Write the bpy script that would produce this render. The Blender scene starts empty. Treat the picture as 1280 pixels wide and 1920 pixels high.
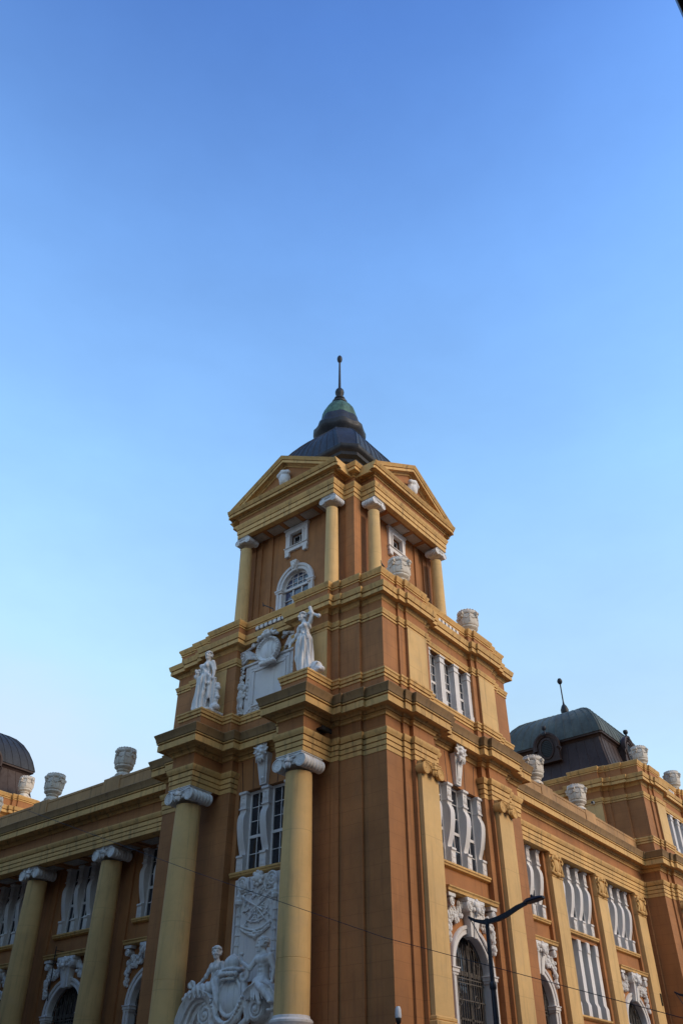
import bpy, math, random
import numpy as np
from mathutils import Vector, Matrix
from mathutils.geometry import tessellate_polygon
S = bpy.context.scene
COL = S.collection
rad = math.radians

# ------------------------------------------------------------------ camera
cam_data = bpy.data.cameras.new('camera')
cam = bpy.data.objects.new('camera', cam_data)
COL.objects.link(cam)
cam.location = (-21.257, -14.971, 1.65)
cam.rotation_euler = (rad(90 + 37.435), 0, -rad(51.688))
cam_data.sensor_fit = 'VERTICAL'
cam_data.sensor_height = 24.0
cam_data.lens = 1588.06 / 1920 * 24.0
cam_data.clip_start = 0.1
cam_data.clip_end = 3000
S.camera = cam

# ------------------------------------------------------------------ sky, sun, exposure
SUN_AZ = (0.22, -0.975)          # towards the sun, in plan (x, y)
SUN_EL = rad(27)
w = bpy.data.worlds.new('World'); S.world = w; w.use_nodes = True
nt = w.node_tree
bg = nt.nodes['Background']
sky = nt.nodes.new('ShaderNodeTexSky')
sky.sky_type = 'NISHITA'
sky.sun_disc = False
sky.sun_elevation = SUN_EL
sky.sun_rotation = math.atan2(SUN_AZ[0], SUN_AZ[1])
sky.altitude = 0
sky.air_density = 1.0
sky.dust_density = 0.1
sky.ozone_density = 1.6
# the photograph's sky falls off faster with height than the plain model and has no bright glow: scale it by elevation
tcw = nt.nodes.new('ShaderNodeTexCoord'); sxyz = nt.nodes.new('ShaderNodeSeparateXYZ'); cr = nt.nodes.new('ShaderNodeValToRGB')
nt.links.new(tcw.outputs['Generated'], sxyz.inputs[0]); nt.links.new(sxyz.outputs['Z'], cr.inputs['Fac'])
KEYS = [(0.0, (.50, .50, .45)), (0.384, (.77, .68, .53)), (0.52, (.79, .79, .70)), (0.637, (.755, .85, .82)), (0.805, (.56, .71, .84)), (0.922, (.325, .465, .685)), (1.0, (.26, .38, .60))]
while len(cr.color_ramp.elements) < len(KEYS): cr.color_ramp.elements.new(0.5)
for e_, (p_, c_) in zip(cr.color_ramp.elements, KEYS): e_.position = p_; e_.color = (*c_, 1)
vm = nt.nodes.new('ShaderNodeVectorMath'); vm.operation = 'MULTIPLY'
vs = nt.nodes.new('ShaderNodeVectorMath'); vs.operation = 'SCALE'; vs.inputs['Scale'].default_value = 4.2
vc = nt.nodes.new('ShaderNodeVectorMath'); vc.operation = 'MINIMUM'; vc.inputs[1].default_value = (5.0, 6.4, 8.0)
nw = nt.nodes.new('ShaderNodeTexNoise'); nw.inputs['Scale'].default_value = 3.0; nw.inputs['Detail'].default_value = 6; nw.inputs['Roughness'].default_value = 0.6
mw = nt.nodes.new('ShaderNodeMapping'); mw.inputs['Scale'].default_value = (1, 1, 2.2)
nt.links.new(tcw.outputs['Generated'], mw.inputs['Vector']); nt.links.new(mw.outputs['Vector'], nw.inputs['Vector'])
mr = nt.nodes.new('ShaderNodeMapRange'); mr.inputs['From Min'].default_value = 0.3; mr.inputs['From Max'].default_value = 0.7; mr.inputs['To Min'].default_value = 0.94; mr.inputs['To Max'].default_value = 1.06
nt.links.new(nw.outputs['Fac'], mr.inputs['Value'])
v0 = nt.nodes.new('ShaderNodeVectorMath'); v0.operation = 'SCALE'
nt.links.new(sky.outputs['Color'], v0.inputs[0]); nt.links.new(mr.outputs['Result'], v0.inputs['Scale'])
nt.links.new(v0.outputs['Vector'], vm.inputs[0]); nt.links.new(cr.outputs['Color'], vm.inputs[1])
nt.links.new(vm.outputs['Vector'], vs.inputs[0]); nt.links.new(vs.outputs['Vector'], vc.inputs[0])
nt.links.new(vc.outputs['Vector'], bg.inputs['Color'])
bg.inputs['Strength'].default_value = 0.13
sl = bpy.data.lights.new('sun', 'SUN')
sun = bpy.data.objects.new('sun', sl); COL.objects.link(sun)
sl.energy = 2.35
sl.angle = rad(32)
sl.color = (1.0, 0.80, 0.60)
sd = Vector((SUN_AZ[0], SUN_AZ[1], 0)).normalized() * math.cos(SUN_EL) + Vector((0, 0, math.sin(SUN_EL)))
sun.rotation_euler = sd.to_track_quat('Z', 'Y').to_euler()
S.view_settings.view_transform = 'Standard'
S.view_settings.look = 'None'
S.view_settings.exposure = 0.0
S.view_settings.gamma = 1.0

# ------------------------------------------------------------------ materials
def nodes(m):
    m.use_nodes = True
    t = m.node_tree
    return t, t.nodes, t.links, t.nodes['Principled BSDF']

def mixc(t, a, b, fac, mode='MIX'):
    n = t.nodes.new('ShaderNodeMix'); n.data_type = 'RGBA'; n.blend_type = mode
    for s, v in ((n.inputs['Factor'], fac), (n.inputs['A'], a), (n.inputs['B'], b)):
        if hasattr(v, 'is_output'): t.links.new(v, s)
        elif isinstance(v, (int, float)): s.default_value = v
        else: s.default_value = (*v, 1)
    return n.outputs['Result']

def ramp(t, v, lo, hi, a=0.0, b=1.0):
    n = t.nodes.new('ShaderNodeMapRange'); n.clamp = True
    t.links.new(v, n.inputs['Value'])
    for k, x in (('From Min', lo), ('From Max', hi), ('To Min', a), ('To Max', b)): n.inputs[k].default_value = x
    return n.outputs['Result']

def noise(t, co, scale, detail=4, rough=0.6, sc=(1, 1, 1)):
    mp = t.nodes.new('ShaderNodeMapping'); mp.inputs['Scale'].default_value = sc
    t.links.new(co, mp.inputs['Vector'])
    n = t.nodes.new('ShaderNodeTexNoise'); n.inputs['Scale'].default_value = scale
    n.inputs['Detail'].default_value = detail; n.inputs['Roughness'].default_value = rough
    t.links.new(mp.outputs['Vector'], n.inputs['Vector'])
    return n.outputs['Fac']

def mathn(t, op, a, b=0.0):
    n = t.nodes.new('ShaderNodeMath'); n.operation = op
    for s, v in zip(n.inputs, (a, b)):
        if hasattr(v, 'is_output'): t.links.new(v, s)
        else: s.default_value = v
    return n.outputs[0]

def painted(name, col, dirt=(0.10, 0.07, 0.045), amount=0.5, course=0.0, rough=0.8, fine=0.25, patch=0.22):
    """weathered limewash: blotchy tone, rain streaks, optional ashlar joints"""
    m = bpy.data.materials.new(name)
    t, N, L, P = nodes(m)
    co = N.new('ShaderNodeTexCoord').outputs['Object']
    big = noise(t, co, 0.55, 5, 0.65)
    c = mixc(t, tuple(x * (1 - patch) for x in col), tuple(min(1, x * (1 + patch)) for x in col), ramp(t, big, 0.3, 0.7))
    hue = noise(t, co, 1.7, 3, 0.6)
    c = mixc(t, c, (col[0] * 0.93, col[1] * 0.97, col[2] * 1.12), ramp(t, hue, 0.52, 0.75, 0, 0.6))
    streak = noise(t, co, 1.0, 6, 0.7, (5.5, 5.5, 0.35))
    c = mixc(t, c, dirt, ramp(t, streak, 0.52, 0.78, 0, amount))
    sp = noise(t, co, 9.0, 6, 0.75)
    c = mixc(t, c, dirt, ramp(t, sp, 0.60, 0.80, 0, amount * 0.7))
    bumpsrc = noise(t, co, 30.0, 4, 0.6)
    h = bumpsrc
    if course:
        sep = N.new('ShaderNodeSeparateXYZ'); L.new(co, sep.inputs[0])
        fr = mathn(t, 'FRACT', mathn(t, 'DIVIDE', sep.outputs['Z'], course))
        j = mathn(t, 'LESS_THAN', fr, 0.022 / course)
        c = mixc(t, c, tuple(x * 0.72 for x in col), mathn(t, 'MULTIPLY', j, 0.55))
        h = mathn(t, 'SUBTRACT', bumpsrc, mathn(t, 'MULTIPLY', j, 1.5))
    L.new(c, P.inputs['Base Color'])
    P.inputs['Roughness'].default_value = rough
    b = N.new('ShaderNodeBump'); b.inputs['Strength'].default_value = fine; b.inputs['Distance'].default_value = 0.012
    L.new(h, b.inputs['Height']); L.new(b.outputs['Normal'], P.inputs['Normal'])
    return m

def metal(name, col, col2, rough=0.5, metallic=0.0, scale=1.5, streaky=True, lo=0.4, hi=0.7):
    m = bpy.data.materials.new(name)
    t, N, L, P = nodes(m)
    co = N.new('ShaderNodeTexCoord').outputs['Object']
    n1 = noise(t, co, scale, 6, 0.7, (1, 1, 0.4) if streaky else (1, 1, 1))
    n2 = noise(t, co, scale * 6, 4, 0.7)
    c = mixc(t, col, col2, ramp(t, n1, lo, hi))
    c = mixc(t, c, tuple(x * 0.5 for x in col), ramp(t, n2, 0.55, 0.8, 0, 0.5))
    L.new(c, P.inputs['Base Color'])
    P.inputs['Metallic'].default_value = metallic
    P.inputs['Specular IOR Level'].default_value = 0.3
    L.new(ramp(t, n2, 0.3, 0.7, rough - 0.1, rough + 0.12), P.inputs['Roughness'])
    b = N.new('ShaderNodeBump'); b.inputs['Strength'].default_value = 0.25; b.inputs['Distance'].default_value = 0.02
    L.new(n1, b.inputs['Height']); L.new(b.outputs['Normal'], P.inputs['Normal'])
    return m

def glassy(name, col, rough=0.06):
    m = bpy.data.materials.new(name)
    t, N, L, P = nodes(m)
    co = N.new('ShaderNodeTexCoord').outputs['Object']
    n1 = noise(t, co, 1.3, 2, 0.5)
    L.new(mixc(t, col, tuple(x * 2.2 for x in col), ramp(t, n1, 0.4, 0.7)), P.inputs['Base Color'])
    P.inputs['Roughness'].default_value = rough
    P.inputs['Specular IOR Level'].default_value = 0.9
    b = N.new('ShaderNodeBump'); b.inputs['Strength'].default_value = 0.12; b.inputs['Distance'].default_value = 0.02
    L.new(noise(t, co, 2.5, 2, 0.5), b.inputs['Height']); L.new(b.outputs['Normal'], P.inputs['Normal'])
    return m

M = {}
M['orange'] = painted('ochre_orange_plaster', (0.365, 0.150, 0.049), (0.10, 0.05, 0.025), 0.55, course=0.43)
M['orange_plain'] = painted('ochre_orange_plaster_plain', (0.365, 0.150, 0.049), (0.10, 0.05, 0.025), 0.55)
M['yellow'] = painted('yellow_limewash', (0.65, 0.41, 0.165), (0.14, 0.085, 0.04), 0.5, course=1.93, patch=0.16)
M['mould'] = painted('yellow_moulding_paint', (0.64, 0.375, 0.130), (0.08, 0.05, 0.028), 0.85, patch=0.2)
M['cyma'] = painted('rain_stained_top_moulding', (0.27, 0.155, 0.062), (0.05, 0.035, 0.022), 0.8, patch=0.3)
M['coping'] = painted('stained_parapet_plaster', (0.40, 0.22, 0.09), (0.06, 0.045, 0.03), 0.95, patch=0.3)
M['white'] = painted('white_painted_stucco', (0.70, 0.655, 0.63), (0.22, 0.17, 0.13), 0.45, patch=0.1)
M['carved'] = painted('white_carved_stucco', (0.72, 0.685, 0.66), (0.13, 0.10, 0.085), 0.75, patch=0.14, fine=0.4)
M['stone'] = painted('weathered_white_stone', (0.68, 0.60, 0.51), (0.14, 0.11, 0.085), 0.9, patch=0.25, fine=0.6)
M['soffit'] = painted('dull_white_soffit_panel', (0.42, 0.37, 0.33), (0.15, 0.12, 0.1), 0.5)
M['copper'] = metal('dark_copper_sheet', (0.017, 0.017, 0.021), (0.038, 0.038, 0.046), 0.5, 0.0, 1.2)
M['patina'] = metal('green_copper_patina', (0.035, 0.070, 0.055), (0.120, 0.235, 0.180), 0.6, 0.0, 2.2)
M['dome'] = metal('greenish_copper_sheet', (0.060, 0.064, 0.056), (0.110, 0.125, 0.110), 0.6, 0.0, 0.9)
M['brown_copper'] = metal('brown_copper_sheet', (0.034, 0.016, 0.012), (0.062, 0.038, 0.033), 0.55, 0.0, 0.8)
M['iron'] = metal('grey_wrought_iron', (0.10, 0.085, 0.075), (0.19, 0.165, 0.145), 0.6, 0.2, 6, False)
M['pole'] = metal('dark_blue_lamp_paint', (0.008, 0.012, 0.022), (0.018, 0.024, 0.040), 0.4, 0.0, 5, False)
M['black'] = metal('black_plastic', (0.010, 0.010, 0.011), (0.02, 0.02, 0.021), 0.35, 0, 8, False)
M['camwhite'] = metal('white_camera_plastic', (0.6, 0.6, 0.62), (0.68, 0.68, 0.7), 0.35, 0, 8, False, 0.3, 0.9)
M['glass'] = glassy('dark_window_glass', (0.012, 0.014, 0.020))
M['glass_sky'] = glassy('painted_sky_reflection_glass', (0.045, 0.048, 0.085), 0.1)  # sky reflection put into the base colour as a pale blue tint
M['asphalt'] = painted('street_asphalt', (0.05, 0.05, 0.052), (0.02, 0.02, 0.02), 0.5)
M['paving'] = painted('pavement_slabs', (0.22, 0.21, 0.20), (0.08, 0.07, 0.06), 0.6)
M['ground'] = painted('city_ground', (0.08, 0.075, 0.07), (0.05, 0.05, 0.04), 0.5)

# ------------------------------------------------------------------ mesh builder
def FR(v0): return lambda a, d, z: (a, v0 - d, z)       # right-hand street front: a runs along x, d outward
def FL(u0): return lambda a, d, z: (u0 - d, a, z)       # left-hand street front: a runs along y, d outward

class MB:
    def __init__(s, T=None):
        s.v, s.f, s.T, s.cuts = [], [], T or (lambda a, b, c: (a, b, c)), []
    def add(s, vs, fs):
        o = len(s.v)
        s.v += [s.T(*p) for p in vs]
        s.f += [tuple(i + o for i in f) for f in fs]
        return s
    def box(s, a0, a1, b0, b1, c0, c1, bev=0.0):
        if bev <= 0:
            P = [(a, b, c) for c in (c0, c1) for b in (b0, b1) for a in (a0, a1)]
            return s.add(P, [(0, 2, 3, 1), (4, 5, 7, 6), (0, 1, 5, 4), (2, 6, 7, 3), (0, 4, 6, 2), (1, 3, 7, 5)])
        e = bev
        lev = [(c0, e), (c0 + e, 0), (c1 - e, 0), (c1, e)]
        P = []
        for c, i in lev:
            P += [(a0 + i, b0 + i, c), (a1 - i, b0 + i, c), (a1 - i, b1 - i, c), (a0 + i, b1 - i, c)]
        F = [(3, 2, 1, 0), (12, 13, 14, 15)]
        for k in range(3):
            for j in range(4):
                n = (j + 1) % 4
                F.append((k * 4 + j, k * 4 + n, k * 4 + 4 + n, k * 4 + 4 + j))
        return s.add(P, F)
    def prism(s, A, B):
        n = len(A)
        return s.add(list(A) + list(B), [tuple(range(n)), tuple(range(2 * n - 1, n - 1, -1))] + [(i, (i + 1) % n, n + (i + 1) % n, n + i) for i in range(n)])
    def loft(s, rings, closed=True, capa=True, capb=True):
        n = len(rings[0]); V = [p for r in rings for p in r]; F = []
        for k in range(len(rings) - 1):
            for i in range(n if closed else n - 1):
                j = (i + 1) % n
                F.append((k * n + i, k * n + j, (k + 1) * n + j, (k + 1) * n + i))
        if closed and capa: F.append(tuple(range(n - 1, -1, -1)))
        if closed and capb: F.append(tuple((len(rings) - 1) * n + i for i in range(n)))
        return s.add(V, F)
    def lathe(s, prof, c=(0, 0, 0), n=24, axis='z', rib=None):
        rings = []
        for r, h in prof:
            R = []
            for i in range(n):
                t = 2 * math.pi * i / n
                rr = r * (rib(t, h) if rib else 1)
                x, y = rr * math.cos(t), rr * math.sin(t)
                q = {'z': (x, y, h), 'd': (x, h, y), 'a': (h, x, y)}[axis]
                R.append((c[0] + q[0], c[1] + q[1], c[2] + q[2]))
            rings.append(R)
        return s.loft(rings)
    def tube(s, pts, r, n=6, cap=True):
        pts = [Vector(p) for p in pts]
        rings = []; up = None
        for i, p in enumerate(pts):
            a = pts[max(0, i - 1)]; b = pts[min(len(pts) - 1, i + 1)]
            d = (b - a)
            if d.length < 1e-9: d = Vector((0, 0, 1))
            d.normalize()
            if up is None or abs(up.dot(d)) > 0.98:
                up = Vector((0, 0, 1)) if abs(d.z) < 0.9 else Vector((1, 0, 0))
            x = d.cross(up).normalized(); y = x.cross(d).normalized(); up = y
            ri = r[i] if isinstance(r, (list, tuple)) else r
            rings.append([tuple(p + x * (ri * math.cos(2 * math.pi * k / n)) + y * (ri * math.sin(2 * math.pi * k / n))) for k in range(n)])
        return s.loft(rings, True, cap, cap)
    def ball(s, c, r, n=8, m=5):
        rx, ry, rz = r if isinstance(r, (tuple, list)) else (r, r, r)
        rings = []
        for j in range(m + 1):
            ph = -math.pi / 2 + math.pi * j / m
            k = max(math.cos(ph), 0.02)
            rings.append([(c[0] + rx * k * math.cos(2 * math.pi * i / n), c[1] + ry * k * math.sin(2 * math.pi * i / n), c[2] + rz * math.sin(ph)) for i in range(n)])
        return s.loft(rings)
    def sweep(s, path, prof, closed=False, caps=True):
        """profile (outward offset, z) carried along a plan path; outward is to the right of travel"""
        n = len(path)
        def nrm(a, b):
            dx, dy = b[0] - a[0], b[1] - a[1]; l = math.hypot(dx, dy)
            return (dy / l, -dx / l)
        off = []
        for i in range(n):
            if closed or 0 < i < n - 1:
                n1 = nrm(path[i - 1], path[i]); n2 = nrm(path[i], path[(i + 1) % n])
                k = 1 + n1[0] * n2[0] + n1[1] * n2[1]
                off.append(((n1[0] + n2[0]) / k, (n1[1] + n2[1]) / k))
            elif i == 0: off.append(nrm(path[0], path[1]))
            else: off.append(nrm(path[-2], path[-1]))
        V = []
        for (x, y), (ox, oy) in zip(path, off):
            V += [(x + ox * o, y + oy * o, z) for o, z in prof]
        m = len(prof); F = []
        for i in range(n if closed else n - 1):
            j = (i + 1) % n
            for k in range(m - 1):
                F.append((i * m + k, j * m + k, j * m + k + 1, i * m + k + 1))
        if not closed and caps and m > 2:
            F.append(tuple(range(m))); F.append(tuple((n - 1) * m + k for k in range(m - 1, -1, -1)))
        return s.add(V, F)
    def holes(s, a0, a1, z0, z1, d, hs, depth):
        """flat wall panel at depth d with openings, each with reveals running inwards"""
        polys = [[(a0, z0), (a1, z0), (a1, z1), (a0, z1)]] + hs
        flat = [p for q in polys for p in q]
        tris = tessellate_polygon([[Vector((x, y, 0)) for x, y in q] for q in polys])
        s.add([(x, d, z) for x, z in flat], [tuple(t) for t in tris])
        for h in hs:
            n = len(h)
            s.add([(x, d, z) for x, z in h] + [(x, d - depth, z) for x, z in h], [(i, (i + 1) % n, n + (i + 1) % n, n + i) for i in range(n)])
        return s
    def mark(s):
        """close a piece: it becomes an object of its own"""
        s.cuts.append((len(s.v), len(s.f))); return s
    def build(s, name, mat, parent=None, ang=35, loc=None):
        if s.cuts:
            pv = pf = 0; out = []
            for cv, cf in s.cuts:
                q = MB(); q.v = s.v[pv:cv]; q.f = [tuple(i - pv for i in f) for f in s.f[pf:cf]]
                if q.f: out.append(q.build(name, mat, parent, ang, loc))
                pv, pf = cv, cf
            return out[0]
        me = bpy.data.meshes.new(name)
        me.from_pydata(s.v, [], s.f)
        import bmesh
        b = bmesh.new(); b.from_mesh(me)
        bmesh.ops.recalc_face_normals(b, faces=b.faces)
        b.to_mesh(me); b.free()
        me.polygons.foreach_set('use_smooth', [True] * len(me.polygons))
        me.set_sharp_from_angle(angle=rad(ang))
        me.materials.append(mat if not isinstance(mat, str) else M[mat])
        o = bpy.data.objects.new(name, me); COL.objects.link(o)
        if parent: o.parent = parent
        if loc: o.location = loc
        return o

def E(name, parent=None, loc=(0, 0, 0), rz=0.0):
    o = bpy.data.objects.new(name, None); COL.objects.link(o)
    o.location = loc; o.rotation_euler = (0, 0, rz); o.empty_display_size = 0.3
    if parent: o.parent = parent
    return o

def tag(o, label, cat, group=None, kind=None):
    o['label'] = label; o['category'] = cat
    if group: o['group'] = group
    if kind: o['kind'] = kind
    return o

def copy_tree(o, parent=None):
    c = o.copy(); COL.objects.link(c); c.parent = parent
    for ch in list(o.children): copy_tree(ch, c)
    return c

def mesh_from(me, name, mat, parent=None):
    o = bpy.data.objects.new(name, me); COL.objects.link(o)
    if not me.materials: me.materials.append(M[mat])
    if parent: o.parent = parent
    return o

# ------------------------------------------------------------------ sculpting by smooth union + surface nets
def cap(p, q, r1, r2=None, k=0.03):
    p = np.array(p, float); q = np.array(q, float); r2 = r1 if r2 is None else r2
    def f(X):
        ba = q - p; pa = X - p
        h = np.clip((pa @ ba) / max(ba @ ba, 1e-9), 0, 1)
        return np.linalg.norm(pa - h[..., None] * ba, axis=-1) - (r1 + (r2 - r1) * h)
    lo = np.minimum(p, q) - max(r1, r2); hi = np.maximum(p, q) + max(r1, r2)
    return f, lo, hi, k
def ell(c, r, k=0.03, rot=None):
    c = np.array(c, float); r = np.array(r, float)
    R = np.array(rot) if rot is not None else None
    def f(X):
        q = X - c
        if R is not None: q = q @ R
        l = np.linalg.norm(q / r, axis=-1)
        return (l - 1) * r.min() * np.clip(0.6 + 0.4 * l, 0.6, 1.0)
    m = r.max() if rot is not None else r
    return f, c - m, c + m, k
def boxs(c, r, k=0.01, rd=0.01):
    c = np.array(c, float); r = np.array(r, float)
    def f(X):
        q = np.abs(X - c) - r + rd
        return np.linalg.norm(np.maximum(q, 0), axis=-1) + np.minimum(q.max(-1), 0) - rd
    return f, c - r, c + r, k
def rotz(a):
    c, s = math.cos(a), math.sin(a); return [[c, -s, 0], [s, c, 0], [0, 0, 1]]
def roty(a):
    c, s = math.cos(a), math.sin(a); return [[c, 0, s], [0, 1, 0], [-s, 0, c]]
def rotx(a):
    c, s = math.cos(a), math.sin(a); return [[1, 0, 0], [0, c, -s], [0, s, c]]

def sculpt(name, prims, res, disp=None, clip=None):
    lo = np.min([p[1] for p in prims], 0) - 3 * res; hi = np.max([p[2] for p in prims], 0) + 3 * res
    n = np.ceil((hi - lo) / res).astype(int) + 1
    ax = [lo[i] + res * np.arange(n[i]) for i in range(3)]
    X = np.stack(np.meshgrid(*ax, indexing='ij'), -1)
    D = np.full(tuple(n), 1.0)
    for f, a, b, k in prims:
        m = max(k, 3 * res) * 1.5
        i0 = np.clip(np.floor((a - m - lo) / res).astype(int), 0, n - 1); i1 = np.clip(np.ceil((b + m - lo) / res).astype(int) + 1, 1, n)
        sl_ = tuple(slice(x, y) for x, y in zip(i0, i1))
        d = f(X[sl_]); o = D[sl_]
        h = np.clip(0.5 + 0.5 * (o - d) / max(k, 1e-6), 0, 1)
        D[sl_] = o * (1 - h) + d * h - k * h * (1 - h)
    if disp is not None: D = D + disp(X)
    if clip is not None: D = np.maximum(D, clip(X))
    D[0], D[-1] = 1, 1; D[:, 0], D[:, -1] = 1, 1; D[:, :, 0], D[:, :, -1] = 1, 1
    ins = D < 0
    cs = [ins[i:n[0] - 1 + i, j:n[1] - 1 + j, k:n[2] - 1 + k] for i in (0, 1) for j in (0, 1) for k in (0, 1)]
    cnt = sum(c.astype(int) for c in cs); act = (cnt > 0) & (cnt < 8)
    idx = -np.ones(act.shape, int); cells = np.argwhere(act); idx[act] = np.arange(len(cells))
    acc = np.zeros((len(cells), 3)); num = np.zeros(len(cells))
    corners = np.array([(i, j, k) for i in (0, 1) for j in (0, 1) for k in (0, 1)])
    for a in range(8):
        for b in range(a + 1, 8):
            df = corners[b] - corners[a]
            if np.abs(df).sum() != 1: continue
            A = cells + corners[a]; Bc = cells + corners[b]
            da = D[tuple(A.T)]; db = D[tuple(Bc.T)]
            cr = (da < 0) != (db < 0)
            t = np.where(cr, da / np.where(cr, da - db, 1), 0)
            acc += np.where(cr[:, None], A + t[:, None] * df, 0); num += cr
    V = lo + res * acc / num[:, None]
    F = []
    for axis in range(3):
        s0 = [slice(None)] * 3; s1 = [slice(None)] * 3
        s0[axis] = slice(0, n[axis] - 1); s1[axis] = slice(1, n[axis])
        a, b = ins[tuple(s0)], ins[tuple(s1)]
        e = np.argwhere(a != b)
        o1, o2 = [x for x in range(3) if x != axis]
        ok = (e[:, o1] > 0) & (e[:, o2] > 0); e = e[ok]
        fl = a[tuple(e.T)]
        def at(d1, d2):
            q = e.copy(); q[:, o1] -= d1; q[:, o2] -= d2
            return idx[tuple(q.T)]
        q = np.stack([at(1, 1), at(0, 1), at(0, 0), at(1, 0)], 1)
        if axis == 1: fl = ~fl
        q[~fl] = q[~fl][:, ::-1]
        F.append(q)
    F = np.concatenate(F)
    me = bpy.data.meshes.new(name)
    me.from_pydata(V.tolist(), [], F.tolist())
    me.polygons.foreach_set('use_smooth', [True] * len(me.polygons))
    return me
# ------------------------------------------------------------------ ground (one sheet to the horizon), street, pavement
MB().add([(-900, -900, 0), (900, -900, 0), (900, 900, 0), (-900, 900, 0)], [(0, 1, 2, 3)]).build('ground', 'ground')['kind'] = 'structure'
g = MB()
g.add([(-13, -300, .004), (-5, -300, .004), (-5, 300, .004), (-13, 300, .004)], [(0, 1, 2, 3)])
g.add([(-5, -13, .004), (300, -13, .004), (300, -5, .004), (-5, -5, .004)], [(0, 1, 2, 3)])
g.build('street', 'asphalt')['kind'] = 'structure'
g = MB().box(-5, 120, -5, 60, -.1, .14, .02)
g.build('pavement', 'paving')['kind'] = 'structure'

# unseen blocks added across the streets and behind the viewpoint to shade the left front
g = MB()
for (x0, x1, y0, y1, h) in ((-46, -10.5, 10, 75, 18.5), (-60, -24, -60, -18.5, 26), (0.9, 80, -45, -17, 10.5)):
    g.box(x0, x1, y0, y1, 0, h)
    g.box(x0 - .4, x1 + .4, y0 - .4, y1 + .4, h - .9, h - .2); g.box(x0 - .15, x1 + .15, y0 - .15, y1 + .15, 4.2, 4.6)
    for z in np.arange(5.5, h - 3, 3.2):
        for y in np.arange(y0 + 1.5, y1 - 2, 2.8): g.box(x1 - .1, x1 + .05, y, y + 1.3, z, z + 1.9)
        for x in np.arange(x0 + 1.5, x1 - 2, 2.8): g.box(x, x + 1.3, y0 - .05, y0 + .1, z, z + 1.9); g.box(x, x + 1.3, y1 - .1, y1 + .05, z, z + 1.9)
    g.build('shade_block', 'ground')['kind'] = 'structure'; g = MB()

nb = E('neighbouring_building', None, (-7, -30, 0))
tag(nb, 'dark eave of a neighbouring building cutting the top right corner of the sky', 'building')
g = MB().box(-8, 7.5, -15, 13.74, 0, 23.2); g.box(-8.1, 7.6, -15.1, 13.84, 4.2, 4.6)
g.build('wall', 'ground', nb)
g = MB()
for z in np.arange(5.5, 20.5, 3.2):
    for x in np.arange(-6.8, 6, 2.8): g.box(x, x + 1.3, 13.7, 13.76, z, z + 1.9).mark()
g.build('window', 'glass', nb)
MB().box(-8.45, 7.95, -15.4, 14.15, 22.5, 23.4, .02).build('eave', 'black', nb)

# ------------------------------------------------------------------ the building
BLD = E('corner_building')
tag(BLD, 'ochre and yellow classical corner building with pedimented tower, white columns capitals and copper roofs', 'building')
T = tuple

# plan of the corner pavilion (same in the main storey of the tower; ou, ov shift it for the far pavilions)
def plan_L(pier=-.22, bay=.1, ped=None, o=(0, 0)):
    p = [(0, 10.45), (0, 9.53), (-.12, 9.53), (-.12, 8.65), (-.2, 8.65), (-.2, 8.32)]
    if ped is not None: p += [(ped, 8.32), (ped, 7.22), (pier, 7.22), (pier, 6.7)]
    else: p += [(pier, 8.32), (pier, 6.7)] if pier != -.2 else [(pier, 6.7)]
    p += [(bay, 6.7), (bay, 3.75), (pier, 3.75)]
    if ped is not None: p += [(pier, 3.23), (ped, 3.23), (ped, 2.13), (-.2, 2.13)]
    else: p += [(pier, 2.13), (-.2, 2.13)] if pier != -.2 else []
    p += [(-.2, 1.8), (-.12, 1.8), (-.12, .92), (0, .92), (0, 0)]
    return [(x + o[0], y + o[1]) for x, y in p]
def plan_R(bay=.12, pier=-.22, o=(0, 0)):
    p = [(.88, 0), (.88, -.08), (1.27, -.08), (1.27, pier), (2.5, pier), (2.5, -.08), (2.8, -.08), (2.8, bay), (5.9, bay), (5.9, -.08), (6.2, -.08),
         (6.2, pier), (7.43, pier), (7.43, -.08), (7.82, -.08), (7.82, 0), (8.7, 0)]
    return [(x + o[0], y + o[1]) for x, y in p]

ARCH = [(0, 12.03), (.02, 12.03), (.02, 12.175), (-.03, 12.18), (-.03, 12.205), (.04, 12.205), (.04, 12.345), (-.02, 12.35), (-.02, 12.375), (.06, 12.375), (.06, 12.53), (.0, 12.535), (.0, 12.56), (.085, 12.565), (.10, 12.61), (.135, 12.67), (.14, 12.72), (.14, 12.75), (0, 12.77)]
CORN = [(0, 13.2), (.05, 13.22), (.06, 13.28), (.13, 13.33), (.06, 13.335), (.06, 13.36), (.15, 13.36), (.17, 13.43), (.2, 13.46), (.40, 13.47), (.40, 13.44), (.44, 13.44), (.44, 13.66), (.38, 13.665), (.38, 13.69), (.47, 13.70), (.48, 13.74), (.50, 13.77), (.52, 13.88), (.56, 13.97), (.57, 14.03), (.55, 14.05), (-.3, 14.10)]
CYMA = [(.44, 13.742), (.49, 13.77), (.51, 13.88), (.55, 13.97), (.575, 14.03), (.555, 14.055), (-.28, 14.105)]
def cornice(path, prof, e, closed=False):
    k = [p for p in prof if p[1] <= 13.745]
    MB().sweep(path, k, closed).build('cornice', 'mould', e)
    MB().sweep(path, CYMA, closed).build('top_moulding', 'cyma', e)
BASE2 = [(0, 14.6), (.03, 14.61), (.03, 14.69), (-.02, 14.695), (-.02, 14.72), (.06, 14.725), (.07, 14.82), (.1, 14.85), (.1, 14.91), (0, 14.94)]
BAND2 = [(0, 16.93), (.03, 16.935), (.03, 17.01), (-.02, 17.015), (-.02, 17.04), (.05, 17.045), (.055, 17.1), (.07, 17.14), (.09, 17.19), (.09, 17.21), (0, 17.23)]
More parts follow.
